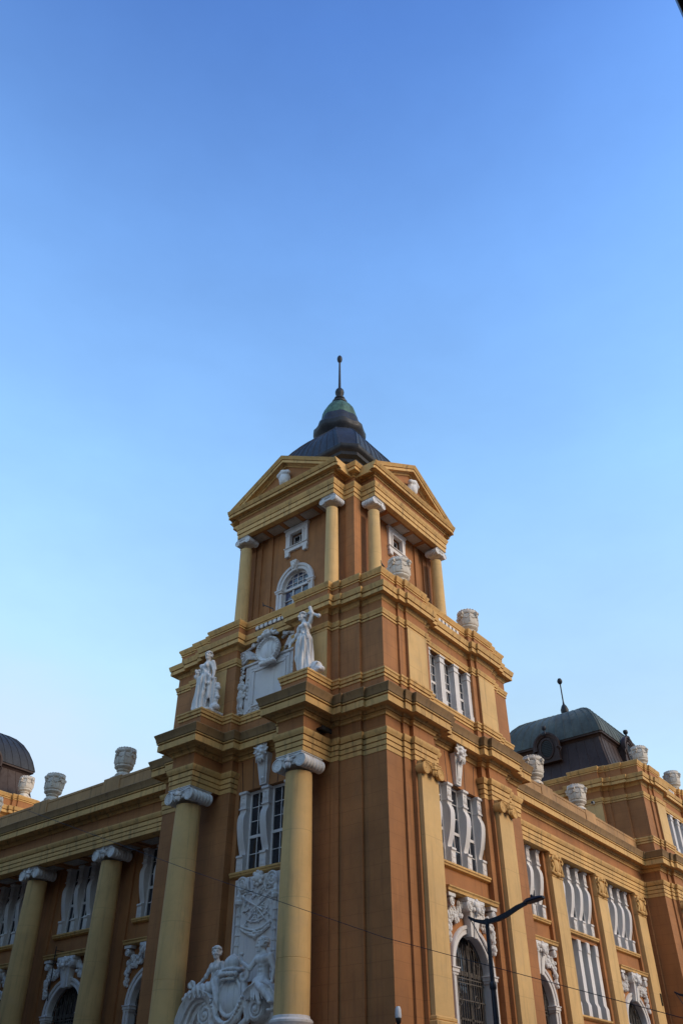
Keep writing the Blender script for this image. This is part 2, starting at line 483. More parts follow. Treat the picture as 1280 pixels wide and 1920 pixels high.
CORN2 = [(0, 17.6), (.03, 17.62), (.05, 17.69), (.09, 17.73), (.1, 17.78), (.25, 17.79), (.25, 17.78), (.28, 17.77), (.28, 17.92), (.22, 17.925), (.22, 17.95), (.31, 17.955), (.32, 18.0), (.345, 18.08), (.36, 18.15), (.34, 18.16), (-.2, 18.2)]
COPE2 = [(0, 18.64), (.03, 18.65), (.03, 18.70), (-.02, 18.705), (-.02, 18.73), (.05, 18.735), (.06, 18.79), (.11, 18.86), (.12, 18.93), (.1, 18.95), (-.55, 18.97)]

def wallband(path, z0, z1, name, mat, parent, closed=False):
    return MB().sweep(path, [(0, z0), (0, z1)], closed).build(name, mat, parent)

# ---- capitals: scrolled ionic, drawn in a facade frame with its centre at (a, d); zt = underside of the architrave
def ionic(T_, a, d, zt, hs, r, dep, parent, mat, mask=True, k=1.0, name='capital', flat=False):
    m = MB(T_)
    h = r * 0.42
    m.box(a - hs * 1.13, a + hs * 1.13, d - dep / 2 - .02, d + dep / 2 + .02, zt - h * .45, zt, .012 * k)
    m.box(a - hs * 1.06, a + hs * 1.06, d - dep / 2, d + dep / 2, zt - h, zt - h * .42, .01 * k)
    zc = zt - h - r * .93
    for sgn in (-1, 1):
        c = (a + sgn * hs, d, zc)
        prof = []
        nr = 7
        for i in range(nr * 6 + 1):
            t = i / (nr * 6)
            prof.append((r * (0.70 + .24 * abs(math.sin(math.pi * nr * t)) ** .7 + .06 * (2 * abs(t - .5))), (t - .5) * dep))
        if flat: prof = [(r * .9, -dep / 2), (r * .95, dep / 2)]
        m.lathe(prof, c, 18, 'd')
        m.lathe([(r * .97, dep / 2 - .02 * k), (r * 1.0, dep / 2 + .015 * k), (r * .88, dep / 2 + .02 * k), (r * .83, dep / 2 - .06 * k), (0.001, dep / 2 - .06 * k)], c, 20, 'd')
        sp = []
        for i in range(46):
            t = i / 45; an = math.pi / 2 - sgn * 0 + (-sgn) * t * 2.1 * 2 * math.pi * -1
            rr = r * (0.90 - 0.76 * t)
            sp.append((c[0] + rr * math.cos(an) * 1, d + dep / 2 - .01 * k, c[2] + rr * math.sin(an)))
        m.tube(sp, [r * (.105 - .04 * i / 45) for i in range(46)], 6)
        m.ball((c[0], d + dep / 2 - .01 * k, c[2]), r * .15, 8, 5)
    # front band sagging between the scrolls, and the neck ring
    top = []
    for i in range(13):
        t = -1 + i / 6
        top.append((a + t * hs, zc + r * (.55 + .35 * t * t)))
    for q in (0, 1):
        m.tube([(x, d + dep / 2 * (1 if q else -1) * .97, z + .02) for x, z in top], r * .16, 6)
    m.loft([[(a + x * hs * .8, d - dep * .46, z) for x, z in ((-1, zc - r * .35), (1, zc - r * .35), (1, zt - h), (-1, zt - h))],
            [(a + x * hs * .8, d + dep * .46, z) for x, z in ((-1, zc - r * .35), (1, zc - r * .35), (1, zt - h), (-1, zt - h))]])
    for i in range(7):
        t = (i - 3) / 3
        m.ball((a + t * hs * .62, d + dep * .47, zc - r * .12), (r * .17, r * .16, r * .24), 7, 5)
    if mask:   # helmeted head with two small wings between the scrolls
        f = d + dep / 2 + .05 * k
        m.ball((a, f, zc - r * .35), (r * .42, r * .40, r * .55), 10, 7)
        m.ball((a, f + r * .38, zc - r * .40), (r * .09, r * .14, r * .14), 6, 4)
        m.ball((a, f + r * .28, zc - r * .62), (r * .2, r * .16, r * .1), 6, 4)
        m.ball((a, f, zc + r * .08), (r * .62, r * .55, r * .16), 10, 5)
        m.ball((a, f, zc + r * .32), (r * .46, r * .42, r * .45), 10, 6)
        m.tube([(a, f, zc + r * .6), (a - r * .05, f + r * .1, zc + r * 1.0), (a - r * .25, f + r * .15, zc + r * 1.25)], [r * .22, r * .14, r * .04], 6)
        for sgn in (-1, 1):
            for j in range(3):
                m.tube([(a + sgn * r * .4, f, zc + r * (.05 + .12 * j)), (a + sgn * r * (.95 - .1 * j), f - r * .1, zc + r * (.15 + .2 * j))], [r * .13, r * .05], 5)
            m.tube([(a + sgn * r * .38, f, zc - r * .1), (a + sgn * r * .55, f, zc - r * .6), (a + sgn * r * .4, f, zc - r * .95)], [r * .14, r * .16, r * .06], 6)
    return m.build(name, mat, parent)

def round_column(T_, a, d, z0, z1, zt, r0, r1, hs, r, dep, joints=(), label=None, basem='white', mask=True, kk=1.0):
    c = E('column', BLD)
    prof = [(r0, z0)]
    for i in range(13):
        t = i / 12
        prof.append((r0 + (r1 - r0) * (t ** 1.7), z0 + .001 + (z1 - z0) * t))
    for zj in joints:
        prof += [(r0 + (r1 - r0) * (((zj + dz - z0) / (z1 - z0)) ** 1.7) - o, zj + dz) for dz, o in ((-.012, 0), (-.006, .008), (.006, .008), (.012, 0))]
    prof.sort(key=lambda q: q[1])
    MB(T_).lathe(prof, (a, d, 0), 40).build('shaft', 'yellow', c)
    ionic(T_, a, d, zt, hs, r, dep, c, 'carved', mask, kk)
    q = r0
    b = MB(T_)
    b.lathe([(q, z0 + .02), (q * 1.03, z0 + .01), (q * 1.05, z0 - .05 * q * 2), (q * 1.12, z0 - .06 * q * 2), (q * 1.2, z0 - .10 * q * 2), (q * 1.2, z0 - .15 * q * 2), (q * 1.12, z0 - .2 * q * 2), (q * 1.07, z0 - .22 * q * 2),
             (q * 1.07, z0 - .27 * q * 2), (q * 1.2, z0 - .29 * q * 2), (q * 1.32, z0 - .35 * q * 2), (q * 1.32, z0 - .42 * q * 2), (q * 1.2, z0 - .5 * q * 2)], (a, d, 0), 36)
    b.box(a - q * 1.36, a + q * 1.36, d - q * 1.36, d + q * 1.36, z0 - .68 * q * 2, z0 - .498 * q * 2, .012)
    b.build('base', basem, c)
    return c

# ---- tall upper windows: S-shaped console posts carrying the lintel, panes between them
CONS = [(-.26, 12.03), (.03, 12.03), (.07, 12.0), (.07, 11.93), (.035, 11.9), (.03, 11.5), (.005, 11.36), (.015, 11.28), (.065, 11.2), (.105, 11.08), (.115, 10.95), (.10, 10.75), (.06, 10.5), (.01, 10.28), (-.04, 10.12), (-.085, 10.0), (-.10, 9.92), (-.07, 9.88),
        (.05, 9.86), (.06, 9.79), (.02, 9.76), (.015, 9.3), (-.26, 9.3)]
def console_window(T_, c, cons, a0, a1, parent, wcon=.29, sill=True, sub='window', dsh=0.0):
    w_ = E(sub, parent)
    d0 = dsh
    for cc in cons:
        m = MB(T_)
        m.prism([(cc - wcon / 2, d + d0, z) for d, z in CONS], [(cc + wcon / 2, d + d0, z) for d, z in CONS])
        m.box(cc - wcon / 2 - .03, cc + wcon / 2 + .03, -.2 + d0, .095 + d0, 11.93, 12.02, .01)
        m.box(cc - wcon / 2 - .02, cc + wcon / 2 + .02, -.2 + d0, .06 + d0, 11.40, 11.46, .008)
        for (x, z, rx, rz) in ((0, 11.68, .045, .12), (-.07, 11.62, .03, .08), (.07, 11.62, .03, .08), (0, 11.82, .07, .03)):
            m.ball((cc + x, .032 + d0, z), (rx, .03, rz), 7, 5)
        for z in (9.45, 9.6):
            m.box(cc - wcon / 2 + .04, cc + wcon / 2 - .04, .01 + d0, .03 + d0, z - .05, z + .06)
        m.build('console', 'white', w_)
    f = MB(T_); gl = MB(T_)
    edges = sorted(cons)
    lights = [(edges[i] + wcon / 2, edges[i + 1] - wcon / 2) for i in range(len(edges) - 1)]
    if a0 < edges[0] - wcon / 2 - .2: lights.insert(0, (a0, edges[0] - wcon / 2))
    if a1 > edges[-1] + wcon / 2 + .2: lights.append((edges[-1] + wcon / 2, a1))
    for x0, x1 in lights:
        for (b0, b1, z0, z1) in ((x0, x0 + .07, 9.3, 12.05), (x1 - .07, x1, 9.3, 12.05), (x0, x1, 9.3, 9.4), (x0, x1, 11.95, 12.05), (x0, x1, 10.42, 10.52)):
            e_ = .004 if z1 - z0 > 1 else 0
            f.box(b0, b1, -.26 - e_ + d0, -.19 + e_ + d0, z0 + (0 if e_ else .002), z1 - (0 if e_ else .002))
        xm = (x0 + x1) / 2
        f.box(xm - .014, xm + .014, -.25 + d0, -.215 + d0, 9.4, 10.42); f.box(xm - .014, xm + .014, -.25 + d0, -.215 + d0, 10.52, 11.95)
        for z in (9.9, 11.0, 11.48): f.box(x0 + .07, x1 - .07, -.248 + d0, -.217 + d0, z - .012, z + .012)
        gl.box(x0 + .02, x1 - .02, -.242 + d0, -.236 + d0, 9.35, 12.0); gl.mark(); f.mark()
    f.build('frame', 'white', w_); gl.build('pane', 'glass', w_)
    if sill:
        MB(T_).prism([(a0 - .08, d + d0, z) for d, z in ((-.45, 9.3), (.16, 9.3), (.16, 9.24), (.13, 9.22), (.12, 9.17), (0.0, 9.12), (-.45, 9.12))],
                     [(a1 + .08, d + d0, z) for d, z in ((-.45, 9.3), (.16, 9.3), (.16, 9.24), (.13, 9.22), (.12, 9.17), (0.0, 9.12), (-.45, 9.12))]).build('sill', 'mould', w_)
    return w_

def arc(c, r, z, n=18, a0=0.0, a1=math.pi):
    return [(c + r * math.cos(a0 + (a1 - a0) * i / n), z + r * math.sin(a0 + (a1 - a0) * i / n)) for i in range(n + 1)]
def arch_hole(c, r, zs, z0, n=20):
    return [(c - r, z0), (c + r, z0)] + arc(c, r, zs, n)

def archivolt(m, c, r, zs, z0, prof):
    """prof: (extra radius, d) carried up one jamb, round the arch, down the other"""
    pts = [((1, 0), (c, z0), r)] + [((math.cos(t), math.sin(t)), (c, zs), r) for t in [math.pi * i / 22 for i in range(23)]] + [((-1, 0), (c, z0), r)]
    rings = []
    for (nx, nz), (cx, cz), rr in pts:
        rings.append([(cx + nx * (rr + e), d, cz + nz * (rr + e)) for e, d in prof])
    m.loft(rings, True)
    return m

rng = random.Random(7)
def festoon(m, pts, wdt, d, n, seed=1, dz=.1):
    """carved fruit and leaves along a line"""
    r_ = random.Random(seed)
    for i in range(n):
        t = r_.random() * (len(pts) - 1); k = min(int(t), len(pts) - 2); f = t - k
        x = pts[k][0] + (pts[k + 1][0] - pts[k][0]) * f; z = pts[k][1] + (pts[k + 1][1] - pts[k][1]) * f
        wl = pts[k][2] + (pts[k + 1][2] - pts[k][2]) * f
        rr = wdt * r_.uniform(.5, 1.0)
        m.ball((x + r_.uniform(-wl, wl), d + r_.uniform(0, .1), z + r_.uniform(-wl, wl)), (rr, rr * .9, rr * r_.uniform(.8, 1.5)), 6, 4)

def arch_window(T_, c, parent, zlow=4.3, hood=True, hw=1.68, dsh=0.0, swag=True, seed=3):
    w_ = E('arched_window', parent)
    R_, ZS, d = 1.02, 6.3, dsh
    m = MB(T_)
    archivolt(m, c, R_, ZS, zlow, [(0, -.3 + d), (0, .05 + d), (.02, .07 + d), (.12, .07 + d), (.125, .05 + d), (.15, .05 + d), (.155, .10 + d), (.24, .12 + d), (.26, .09 + d), (.26, -.02 + d)])
    m.build('arch_moulding', 'white', w_)
    m = MB(T_)
    for sg in (-1, 1):
        x0, x1 = sorted((c + sg * (R_ - .08), c + sg * (R_ + .32)))
        m.box(x0, x1, -.2 + d, .13 + d, ZS - .17, ZS - .05, .012); m.box(x0 + .03, x1 - .03, -.2 + d, .10 + d, ZS - .24, ZS - .165, .01)
        m.box(x0 - .02, x1 + .02, -.2 + d, .16 + d, ZS - .06, ZS - .02, .008); m.mark()
    m.build('impost', 'white', w_)
    # keystone with scrolls and a carved head
    m = MB(T_)
    def taper(zb, zt_, wb, wt, db, dt):
        m.loft([[(c - wb, d - .1, zb), (c + wb, d - .1, zb), (c + wb, d + db, zb), (c - wb, d + db, zb)],
                [(c - wt, d - .1, zt_), (c + wt, d - .1, zt_), (c + wt, d + dt, zt_), (c - wt, d + dt, zt_)]])
    taper(7.22, 7.95, .2, .31, .2, .3)
    taper(7.19, 7.96, .05, .11, .235, .335)
    for sg in (-1, 1):
        m.lathe([(.001, -.1), (.17, -.1), (.17, .34), (.12, .36), (.001, .36)], (c + sg * .36, d, 8.08), 14, 'd')
        sp = [(c + sg * .36 + .15 * (1 - .75 * i / 20) * math.cos(i * .6), d + .365, 8.08 + .15 * (1 - .75 * i / 20) * math.sin(i * .6)) for i in range(21)]
        m.tube(sp, .018, 5)
    m.box(c - .52, c + .52, -.05 + d, .36 + d, 8.2, 8.31, .012)
    for (x, y, z, r) in ((0, .4, 8.1, .15), (0, .46, 7.98, .1), (-.1, .42, 8.15, .09), (.1, .42, 8.15, .09), (0, .48, 8.08, .05), (-.14, .38, 8.0, .07), (.14, .38, 8.0, .07), (0, .42, 7.88, .07), (0, .42, 8.24, .08), (.17, .36, 8.2, .08), (-.17, .36, 8.2, .08)):
        m.ball((c + x, d + y - .04, z), (r, r * .8, r * 1.1), 8, 6)
    m.build('keystone', 'carved', w_)
    if swag:
        m = MB(T_)
        for sg in (-1, 1):
            festoon(m, [(c + sg * .55, 8.12, .06), (c + sg * .72, 7.78, .16), (c + sg * .98, 7.72, .2), (c + sg * 1.2, 7.78, .17), (c + sg * 1.34, 7.5, .1), (c + sg * 1.36, 7.15, .07), (c + sg * 1.36, 6.95, .03)], .085, d + .03, 130, seed + sg)
            m.tube([(c + sg * 1.3, d + .05, 8.1), (c + sg * 1.2, d + .1, 7.9), (c + sg * 1.05, d + .12, 7.8)], .045, 6); m.mark()
        m.build('festoon', 'carved', w_)
        m = MB(T_)
        for sg in (-1, 1):
            x = c + sg * (hw - .27)
            m.box(x - .2, x + .2, -.05 + d, .27 + d, 8.2, 8.31, .01)
            m.lathe([(.001, 0), (.13, 0), (.13, .26), (.08, .27), (.001, .27)], (x, d, 8.06), 12, 'd')
            m.tube([(x + .11 * (1 - .75 * i / 14) * math.cos(i * .7), d + .27, 8.06 + .11 * (1 - .75 * i / 14) * math.sin(i * .7)) for i in range(15)], .016, 5); m.mark()
        m.build('bracket', 'carved', w_)
    if hood:
        pr = [(-.1, 8.31), (.22, 8.31), (.24, 8.34), (.31, 8.35), (.32, 8.42), (.36, 8.46), (.36, 8.49), (-.1, 8.53)]
        MB(T_).prism([(c - hw, x + d, z) for x, z in pr], [(c + hw, x + d, z) for x, z in pr]).build('hood', 'mould', w_)
    # iron grille and the glass behind it
    m = MB(T_)
    y = -.22 + d
    n = 15
    for i in range(n):
        x = -R_ + 2 * R_ * (i + .5) / n
        top = ZS + math.sqrt(max(R_ * R_ - x * x, 0))
        m.tube([(c + x, y, zlow), (c + x, y, ZS - .2)], .013, 5)
        if i % 2 == 0:
            m.tube([(c + x, y, ZS - .2), (c + x * .98, y, (ZS + top) / 2), (c + x * .8, y, top - .12), (c + x * .55, y, top - .04)], .012, 5)
        else:
            m.tube([(c + x, y, ZS - .2), (c + x, y, top - .02)], .011, 5)
    for z in (zlow + .35, zlow + .48, 5.52, ZS - .32, ZS - .2):
        m.box(c - R_, c + R_, y - .012, y + .012, z - .014, z + .014)
    for k in range(7):
        x = -R_ + 2 * R_ * (k + .5) / 7
        top = ZS + math.sqrt(R_ * R_ - x * x)
        hh = (top - ZS) * .72
        m.tube([(c + x - .13, y + .02, ZS - .15), (c + x - .1, y + .02, ZS + hh * .5), (c + x, y + .02, ZS + hh), (c + x + .1, y + .02, ZS + hh * .5), (c + x + .13, y + .02, ZS - .15)], .011, 5)
    for x in (-.5, .5):
        m.tube([(c + x + .13 * math.cos(i * math.pi / 8), y + .02, 5.52 + .17 * math.sin(i * math.pi / 8)) for i in range(17)], .016, 5)
    m.tube([(c + .97 * R_ * math.cos(math.pi * i / 18), y, ZS + .97 * R_ * math.sin(math.pi * i / 18)) for i in range(19)], .016, 5)
    m.build('grille', 'iron', w_)
    m = MB(T_)
    hp = arch_hole(c, R_ + .02, ZS, zlow - .02)
    m.prism([(x, -.36 + d, z) for x, z in hp], [(x, -.37 + d, z) for x, z in hp])
    m.build('pane', 'glass', w_)
    m = MB(T_)
    for x in (-.36, .36): m.box(c + x - .035, c + x + .035, -.358 + d, -.31 + d, zlow, ZS + .8)
    m.box(c - R_, c + R_, -.358 + d, -.30 + d, ZS - .1, ZS + .02); m.box(c - R_, c + R_, -.358 + d, -.31 + d, 5.0, 5.06)
    m.build('frame', 'iron', w_)
    return w_

# carved grotesque heads (keystones) share one mesh
def mask_mesh():
    P = [ell((0, 0, 0), (.26, .2, .32)), ell((0, -.17, -.02), (.07, .12, .1), .04), ell((-.12, -.14, .08), (.1, .08, .05), .03), ell((.12, -.14, .08), (.1, .08, .05), .03),
         ell((-.1, -.13, -.09), (.1, .1, .09), .04), ell((.1, -.13, -.09), (.1, .1, .09), .04), ell((0, -.13, -.2), (.13, .1, .05), .02), ell((0, -.1, -.3), (.1, .1, .1), .04)]
    r_ = random.Random(4)
    for i in range(15):
        t = -0.6 + i * (math.pi + 1.2) / 14
        P.append(cap((.22 * math.cos(t), -.03, .03 + .24 * math.sin(t)), (.36 * math.cos(t), -.05 - .06 * (i % 2), .06 + .38 * math.sin(t)), .07, .03, .03))
    for sg in (-1, 1):
        P.append(cap((sg * .14, -.1, -.3), (sg * .2, -.08, -.45), .07, .02, .04)); P.append(cap((sg * .05, -.12, -.34), (sg * .06, -.1, -.5), .06, .02, .04))
        P.append(cap((sg * .2, -.05, .3), (sg * .34, -.1, .42), .08, .02, .04))
    return sculpt('head_relief', P, .024)
MASK = mask_mesh()

def place_local(o, street, a, d, z, s=1.0, base=0.0):
    """put a mesh drawn in (right, inwards, up) onto a facade"""
    if street == 'R': o.location = (a, base - d, z)
    else: o.location = (base - d, a, z); o.rotation_euler = (0, 0, -math.pi / 2)
    o.scale = (s, s, s)
    return o

def top_keystone(T_, street, c, d, base, parent):
    """tapered white keystone over the upper windows, with a lion-like head"""
    m = MB(T_)
    m.loft([[(c - .15, d - .1, 12.07), (c + .15, d - .1, 12.07), (c + .15, d + .1, 12.07), (c - .15, d + .1, 12.07)], [(c - .28, d - .1, 13.15), (c + .28, d - .1, 13.15), (c + .28, d + .22, 13.15), (c - .28, d + .22, 13.15)]])
    m.loft([[(c - .09, d, 12.14), (c + .09, d, 12.14), (c + .09, d + .13, 12.14), (c - .09, d + .13, 12.14)], [(c - .17, d, 13.0), (c + .17, d, 13.0), (c + .17, d + .25, 13.0), (c - .17, d + .25, 13.0)]])
    m.ball((c, d + .13, 12.28), (.09, .05, .09), 10, 6); m.ball((c, d + .17, 12.28), (.045, .03, .045), 8, 5)
    k = m.build('keystone', 'carved', parent)
    h = mesh_from(MASK, 'carved_head', 'carved', k)
    place_local(h, street, c, d + .24, 13.22, .9, base)
    return k
MASK.materials.append(M['carved'])
# ------------------------------------------------------------------ assembly: main storey
ZB, ZW = 4.0, 12.06
RW0, RW1 = 8.7, 23.62        # right-hand wing between the two pavilions (x)
LW0, LW1 = 10.45, 31.5       # left-hand wing (y)
WV, BV = 1.2, 1.55           # right wing: face of the entablature, face of the bay walls (y)
WU, BU = 1.2, 2.5            # left wing: face of the entablature, wall behind the columns (x)

def rect(a0, a1, z0, z1): return [(a0, z0), (a1, z0), (a1, z1), (a0, z1)]

# podium under everything
pod = [(1.0, 60), (1.0, 10.6), (-.25, 10.6), (-.25, 8.6), (-1.9, 8.6), (-1.9, 1.9), (-.25, 1.9), (-.25, -.15), (1.2, -.15), (1.2, -.45), (2.6, -.45), (2.6, -.15), (6.1, -.15), (6.1, -.45), (7.6, -.45), (7.6, -.15), (8.9, -.15), (8.9, 1.0), (23.4, 1.0), (23.4, .05), (40, .05)]
MB().sweep(pod, [(.12, 0), (.12, .5), (.06, .55), (0, .56), (0, 3.7), (.03, 3.72), (.05, 3.8), (.1, 3.86), (.1, 4.0), (-3, 4.01)]).build('podium', 'orange', BLD)

# --- corner tower, main storey walls
for (o, nm) in (((0, 0), 0),):
    LP = plan_L(); RP = plan_R()
    i = LP.index((.1, 6.7)); j = LP.index((.1, 3.75))
    wallband([(WU + .9, 10.45)] + LP[:i + 1], ZB, 13.3, 'wall', 'orange', BLD)
    k0 = RP.index((2.8, .12)); k1 = RP.index((5.9, .12))
    wallband(LP[j:] + RP[:k0 + 1], ZB, 13.3, 'wall', 'orange', BLD)
    wallband(RP[k1:] + [(8.7, WV + .5)], ZB, 13.3, 'wall', 'orange', BLD)
# left bay with its two-light window
TL = FL(.1)
BL = E('window_bay', BLD)
MB(TL).holes(3.75, 6.7, ZB, 13.3, 0, [rect(3.92, 6.52, 9.3, 12.05)], .3).build('wall', 'orange_plain', BL)
console_window(TL, 5.22, [4.16, 5.22, 6.28], 3.92, 6.52, BL, .29)
top_keystone(TL, 'L', 5.3, .02, .1, BL)
m = MB(TL)
for x in (4.25, 4.72, 5.86, 6.35):
    dx = (x - 5.22) * .12
    m.prism([(x - .016, -.01, 12.06), (x + .016, -.01, 12.06), (x + .016 + dx, -.01, 13.15), (x - .016 + dx, -.01, 13.15)], [(x - .016, .004, 12.06), (x + .016, .004, 12.06), (x + .016 + dx, .004, 13.15), (x - .016 + dx, .004, 13.15)]).mark()
m.build('voussoir_joint', 'brown_copper', BL)
# right bay: three lights over an arched window
TR = FR(.12)
BR = E('window_bay', BLD)
MB(TR).holes(2.8, 5.9, ZB, 13.3, 0, [rect(2.86, 5.84, 9.3, 12.05), arch_hole(4.35, 1.08, 6.3, 4.05)], .45).build('wall', 'orange_plain', BR)
console_window(TR, 4.35, [2.96, 3.76, 4.78, 5.75], 2.86, 5.84, BR, .27)
top_keystone(TR, 'R', 4.3, .02, .12, BR)
m = MB(TR)
for x in (3.15, 3.75, 4.9, 5.5):
    dx = (x - 4.35) * .12
    m.prism([(x - .016, -.01, 12.06), (x + .016, -.01, 12.06), (x + .016 + dx, -.01, 13.15), (x - .016 + dx, -.01, 13.15)], [(x - .016, .004, 12.06), (x + .016, .004, 12.06), (x + .016 + dx, .004, 13.15), (x - .016 + dx, .004, 13.15)]).mark()
m.build('voussoir_joint', 'brown_copper', BR)
arch_window(TR, 4.35, BR, 4.05, True, 1.55)

# flat yellow pilasters with scrolled capitals on the right front
def pilaster(T_, a, d0, wdt, dep, z0, zcap, zt, mat='yellow', capm='mould'):
    p = E('pilaster', BLD)
    MB(T_).box(a - wdt / 2, a + wdt / 2, d0 - .05, d0 + dep, z0, zt).build('shaft', mat, p)
    ionic(T_, a, d0 + dep - .02, zt, wdt * .44, .20, .34, p, capm, True, .8, flat=True)
    MB(T_).sweep([], []) if False else None
    b = MB(T_); b.box(a - wdt / 2 - .1, a + wdt / 2 + .1, d0 - .05, d0 + dep + .1, z0 - .35, z0 + .1, .03); b.box(a - wdt / 2 - .05, a + wdt / 2 + .05, d0 - .05, d0 + dep + .05, z0 + .1, z0 + .22, .03)
    b.build('base', 'mould', p)
    return p
for a in (1.88, 6.81):
    pilaster(FR(0), a, .22, .98, .15, 4.6, 11.5, 12.02)

# the pair of round columns on the left front
for a, jz in ((2.68, (6.15, 10.3)), (7.77, (6.07, 10.3))):
    round_column(FL(0), a, 1.12, 4.75, 11.5, 12.03, .50, .43, .49, .215, 1.02, (jz[0],))

# --- entablature of the tower
ENT = E('entablature', BLD)
LPe = plan_L(ped=-1.6)
i = LPe.index((.1, 6.7)); j = LPe.index((.1, 3.75))
a1 = [(WU, 10.45)] + LPe[:i + 1]
a2 = LPe[j:] + RP[:k0 + 1]
a3 = RP[k1:] + [(8.7, WV)]
m = MB()
for a in (a1, a2, a3): m.sweep(a, ARCH).mark()
m.build('architrave', 'mould', ENT)
full = [(WU + .6, 10.45)] + LPe + RP + [(8.7, WV + .6)]
FRZ = E('frieze', BLD) if False else None
m = MB()
for ped in ((8.32, 7.22), (3.23, 2.13)):
    m.sweep([(-.1, ped[0]), (-1.6, ped[0]), (-1.6, ped[1]), (-.1, ped[1])], [(-.4, 12.05), (0, 12.05), (0, 13.3), (-.4, 13.3)]).mark()
m.build('frieze', 'orange_plain', ENT)
cornice(full, CORN, ENT)

# ------------------------------------------------------------------ second storey of a pavilion
def second_storey(o, left_bay='relief', long_side=True):
    X, Y = o
    sh = lambda P: [(x + X, y + Y) for x, y in P]
    st = E('second_storey', BLD)
    LP2 = plan_L(pier=-.42, bay=.0); RP2 = plan_R(bay=.06, pier=-.17)
    P = sh(LP2 + RP2 + [(8.7, 10.45)])
    MB().sweep(P, [(0, 14.05), (0, 14.65)], True).build('wall', 'orange', st)
    MB().sweep(P, BASE2, True).build('base_moulding', 'mould', st)
    # shaft wall, left open at the right bay
    R2 = RP2
    q0 = R2.index((2.8, .06)); q1 = R2.index((5.9, .06))
    open_path = sh(R2[q1:] + [(8.7, 10.45)] + LP2 + R2[:q0 + 1])
    MB().sweep(open_path, [(0, 14.85), (0, 17.0)]).build('wall', 'orange', st)
    MB().sweep(P, [(0, 17.0), (0, 17.7)], True).build('wall', 'orange_plain', st)
    MB().sweep(P, BAND2, True).build('band_moulding', 'mould', st)
    MB().sweep(P, CORN2, True).build('cornice', 'mould', st)
    # yellow pilaster panels
    m = MB(FR(Y))
    for a in (1.88, 6.81): m.box(X + a - .60, X + a + .60, .17, .20, 14.93, 16.94).mark()
    m.T = FL(X)
    for a in (2.68, 7.72): m.box(Y + a - .53, Y + a + .53, .42, .435, 14.93, 16.94).mark()
    m.build('pilaster_panel', 'yellow', st)
    # three-light window on the right front
    TT = FR(Y + .06); c = X + 4.35
    wn = E('window', st)
    MB(TT).holes(X + 2.8, X + 5.9, 14.85, 17.0, 0, [rect(X + 2.85, X + 5.85, 14.88, 16.93)], .3).build('wall_panel', 'orange_plain', st)
    m = MB(TT)
    for a in (2.88, 3.85, 4.85, 5.80):
        x = X + a
        m.box(x - .15, x + .15, -.27, .03, 14.92, 16.65); m.box(x - .18, x + .18, -.27, .06, 16.62, 16.70, .01); m.box(x - .16, x + .16, -.27, .04, 16.70, 16.86); m.box(x - .19, x + .19, -.27, .08, 16.85, 16.93, .01); m.box(x - .19, x + .19, -.27, .06, 14.9, 15.14, .015); m.mark()
    m.build('pier', 'white', wn)
    f = MB(TT); gl = MB(TT)
    for x0, x1 in ((3.03, 3.70), (4.0, 4.70), (5.0, 5.65)):
        x0 += X; x1 += X
        for (b0, b1, z0, z1) in ((x0, x0 + .05, 14.9, 16.93), (x1 - .05, x1, 14.9, 16.93), (x0, x1, 14.9, 14.97), (x0, x1, 16.86, 16.93), (x0, x1, 15.72, 15.82)): f.box(b0, b1, -.25 - (.004 if z1 - z0 > 1 else 0), -.18 + (.004 if z1 - z0 > 1 else 0), z0 + (0 if z1 - z0 > 1 else .002), z1 - (0 if z1 - z0 > 1 else .002))
        for k in (1, 2): f.box(x0 + (x1 - x0) * k / 3 - .012, x0 + (x1 - x0) * k / 3 + .012, -.235, -.20, 14.95, 16.9)
        for z in (15.33, 16.1, 16.48): f.box(x0, x1, -.232, -.204, z - .012, z + .012)
        gl.box(x0, x1, -.23, -.222, 14.9, 16.93); gl.mark(); f.mark()
    f.build('frame', 'white', wn); gl.build('pane', 'glass', wn)
    # parapet
    pp = E('parapet', st)
    MB().sweep(P, [(0, 18.1), (0, 18.7)], True).build('wall', 'orange_plain', pp)
    MB().sweep(P, COPE2, True).build('coping', 'mould', pp)
    m = MB(FR(Y + .06)); k = MB(FR(Y + .06))
    k.box(X + 3.5, X + 5.35, -.02, .012, 18.44, 18.63).mark()  # dark plate standing in for the shaded opening behind the balusters
    for a in np.linspace(3.64, 5.21, 7): m.box(X + a - .075, X + a + .075, 0, .07, 18.45, 18.62, .02).mark()
    m.T = FL(X); k.T = FL(X)
    if left_bay == 'relief':
        k.box(Y + 4.3, Y + 6.2, -.02, .012, 18.44, 18.63).mark()
        for a in np.linspace(4.44, 6.06, 8): m.box(Y + a - .075, Y + a + .075, 0, .07, 18.45, 18.62, .02).mark()
    k.build('slot_shade_plate', 'brown_copper', pp); m.build('baluster', 'white', pp)
    m = MB(); m.add([(X, Y, 18.9), (X + 8.7, Y, 18.9), (X + 8.7, Y + 10.45, 18.9), (X, Y + 10.45, 18.9)], [(0, 1, 2, 3)])
    m.build('roof_terrace', 'coping', st)
    return st
ST2 = second_storey((0, 0))

# statue plinths standing on the column blocks
for a in (2.68, 7.77):
    p = [(-.2, a + .58), (-1.52, a + .58), (-1.52, a - .58), (-.2, a - .58)]
    pl_ = E('statue_plinth', BLD)
    MB().sweep(p, [(0, 14.06), (0, 14.65)]).build('die', 'orange_plain', pl_)
    MB().sweep(p, BASE2[:-1] + [(-.5, 14.93)]).build('cap', 'mould', pl_)
    m = MB(FL(0)); m.box(a - .6, a + .6, .2, 1.54, 14.90, 14.95); m.build('top', 'stone', pl_)

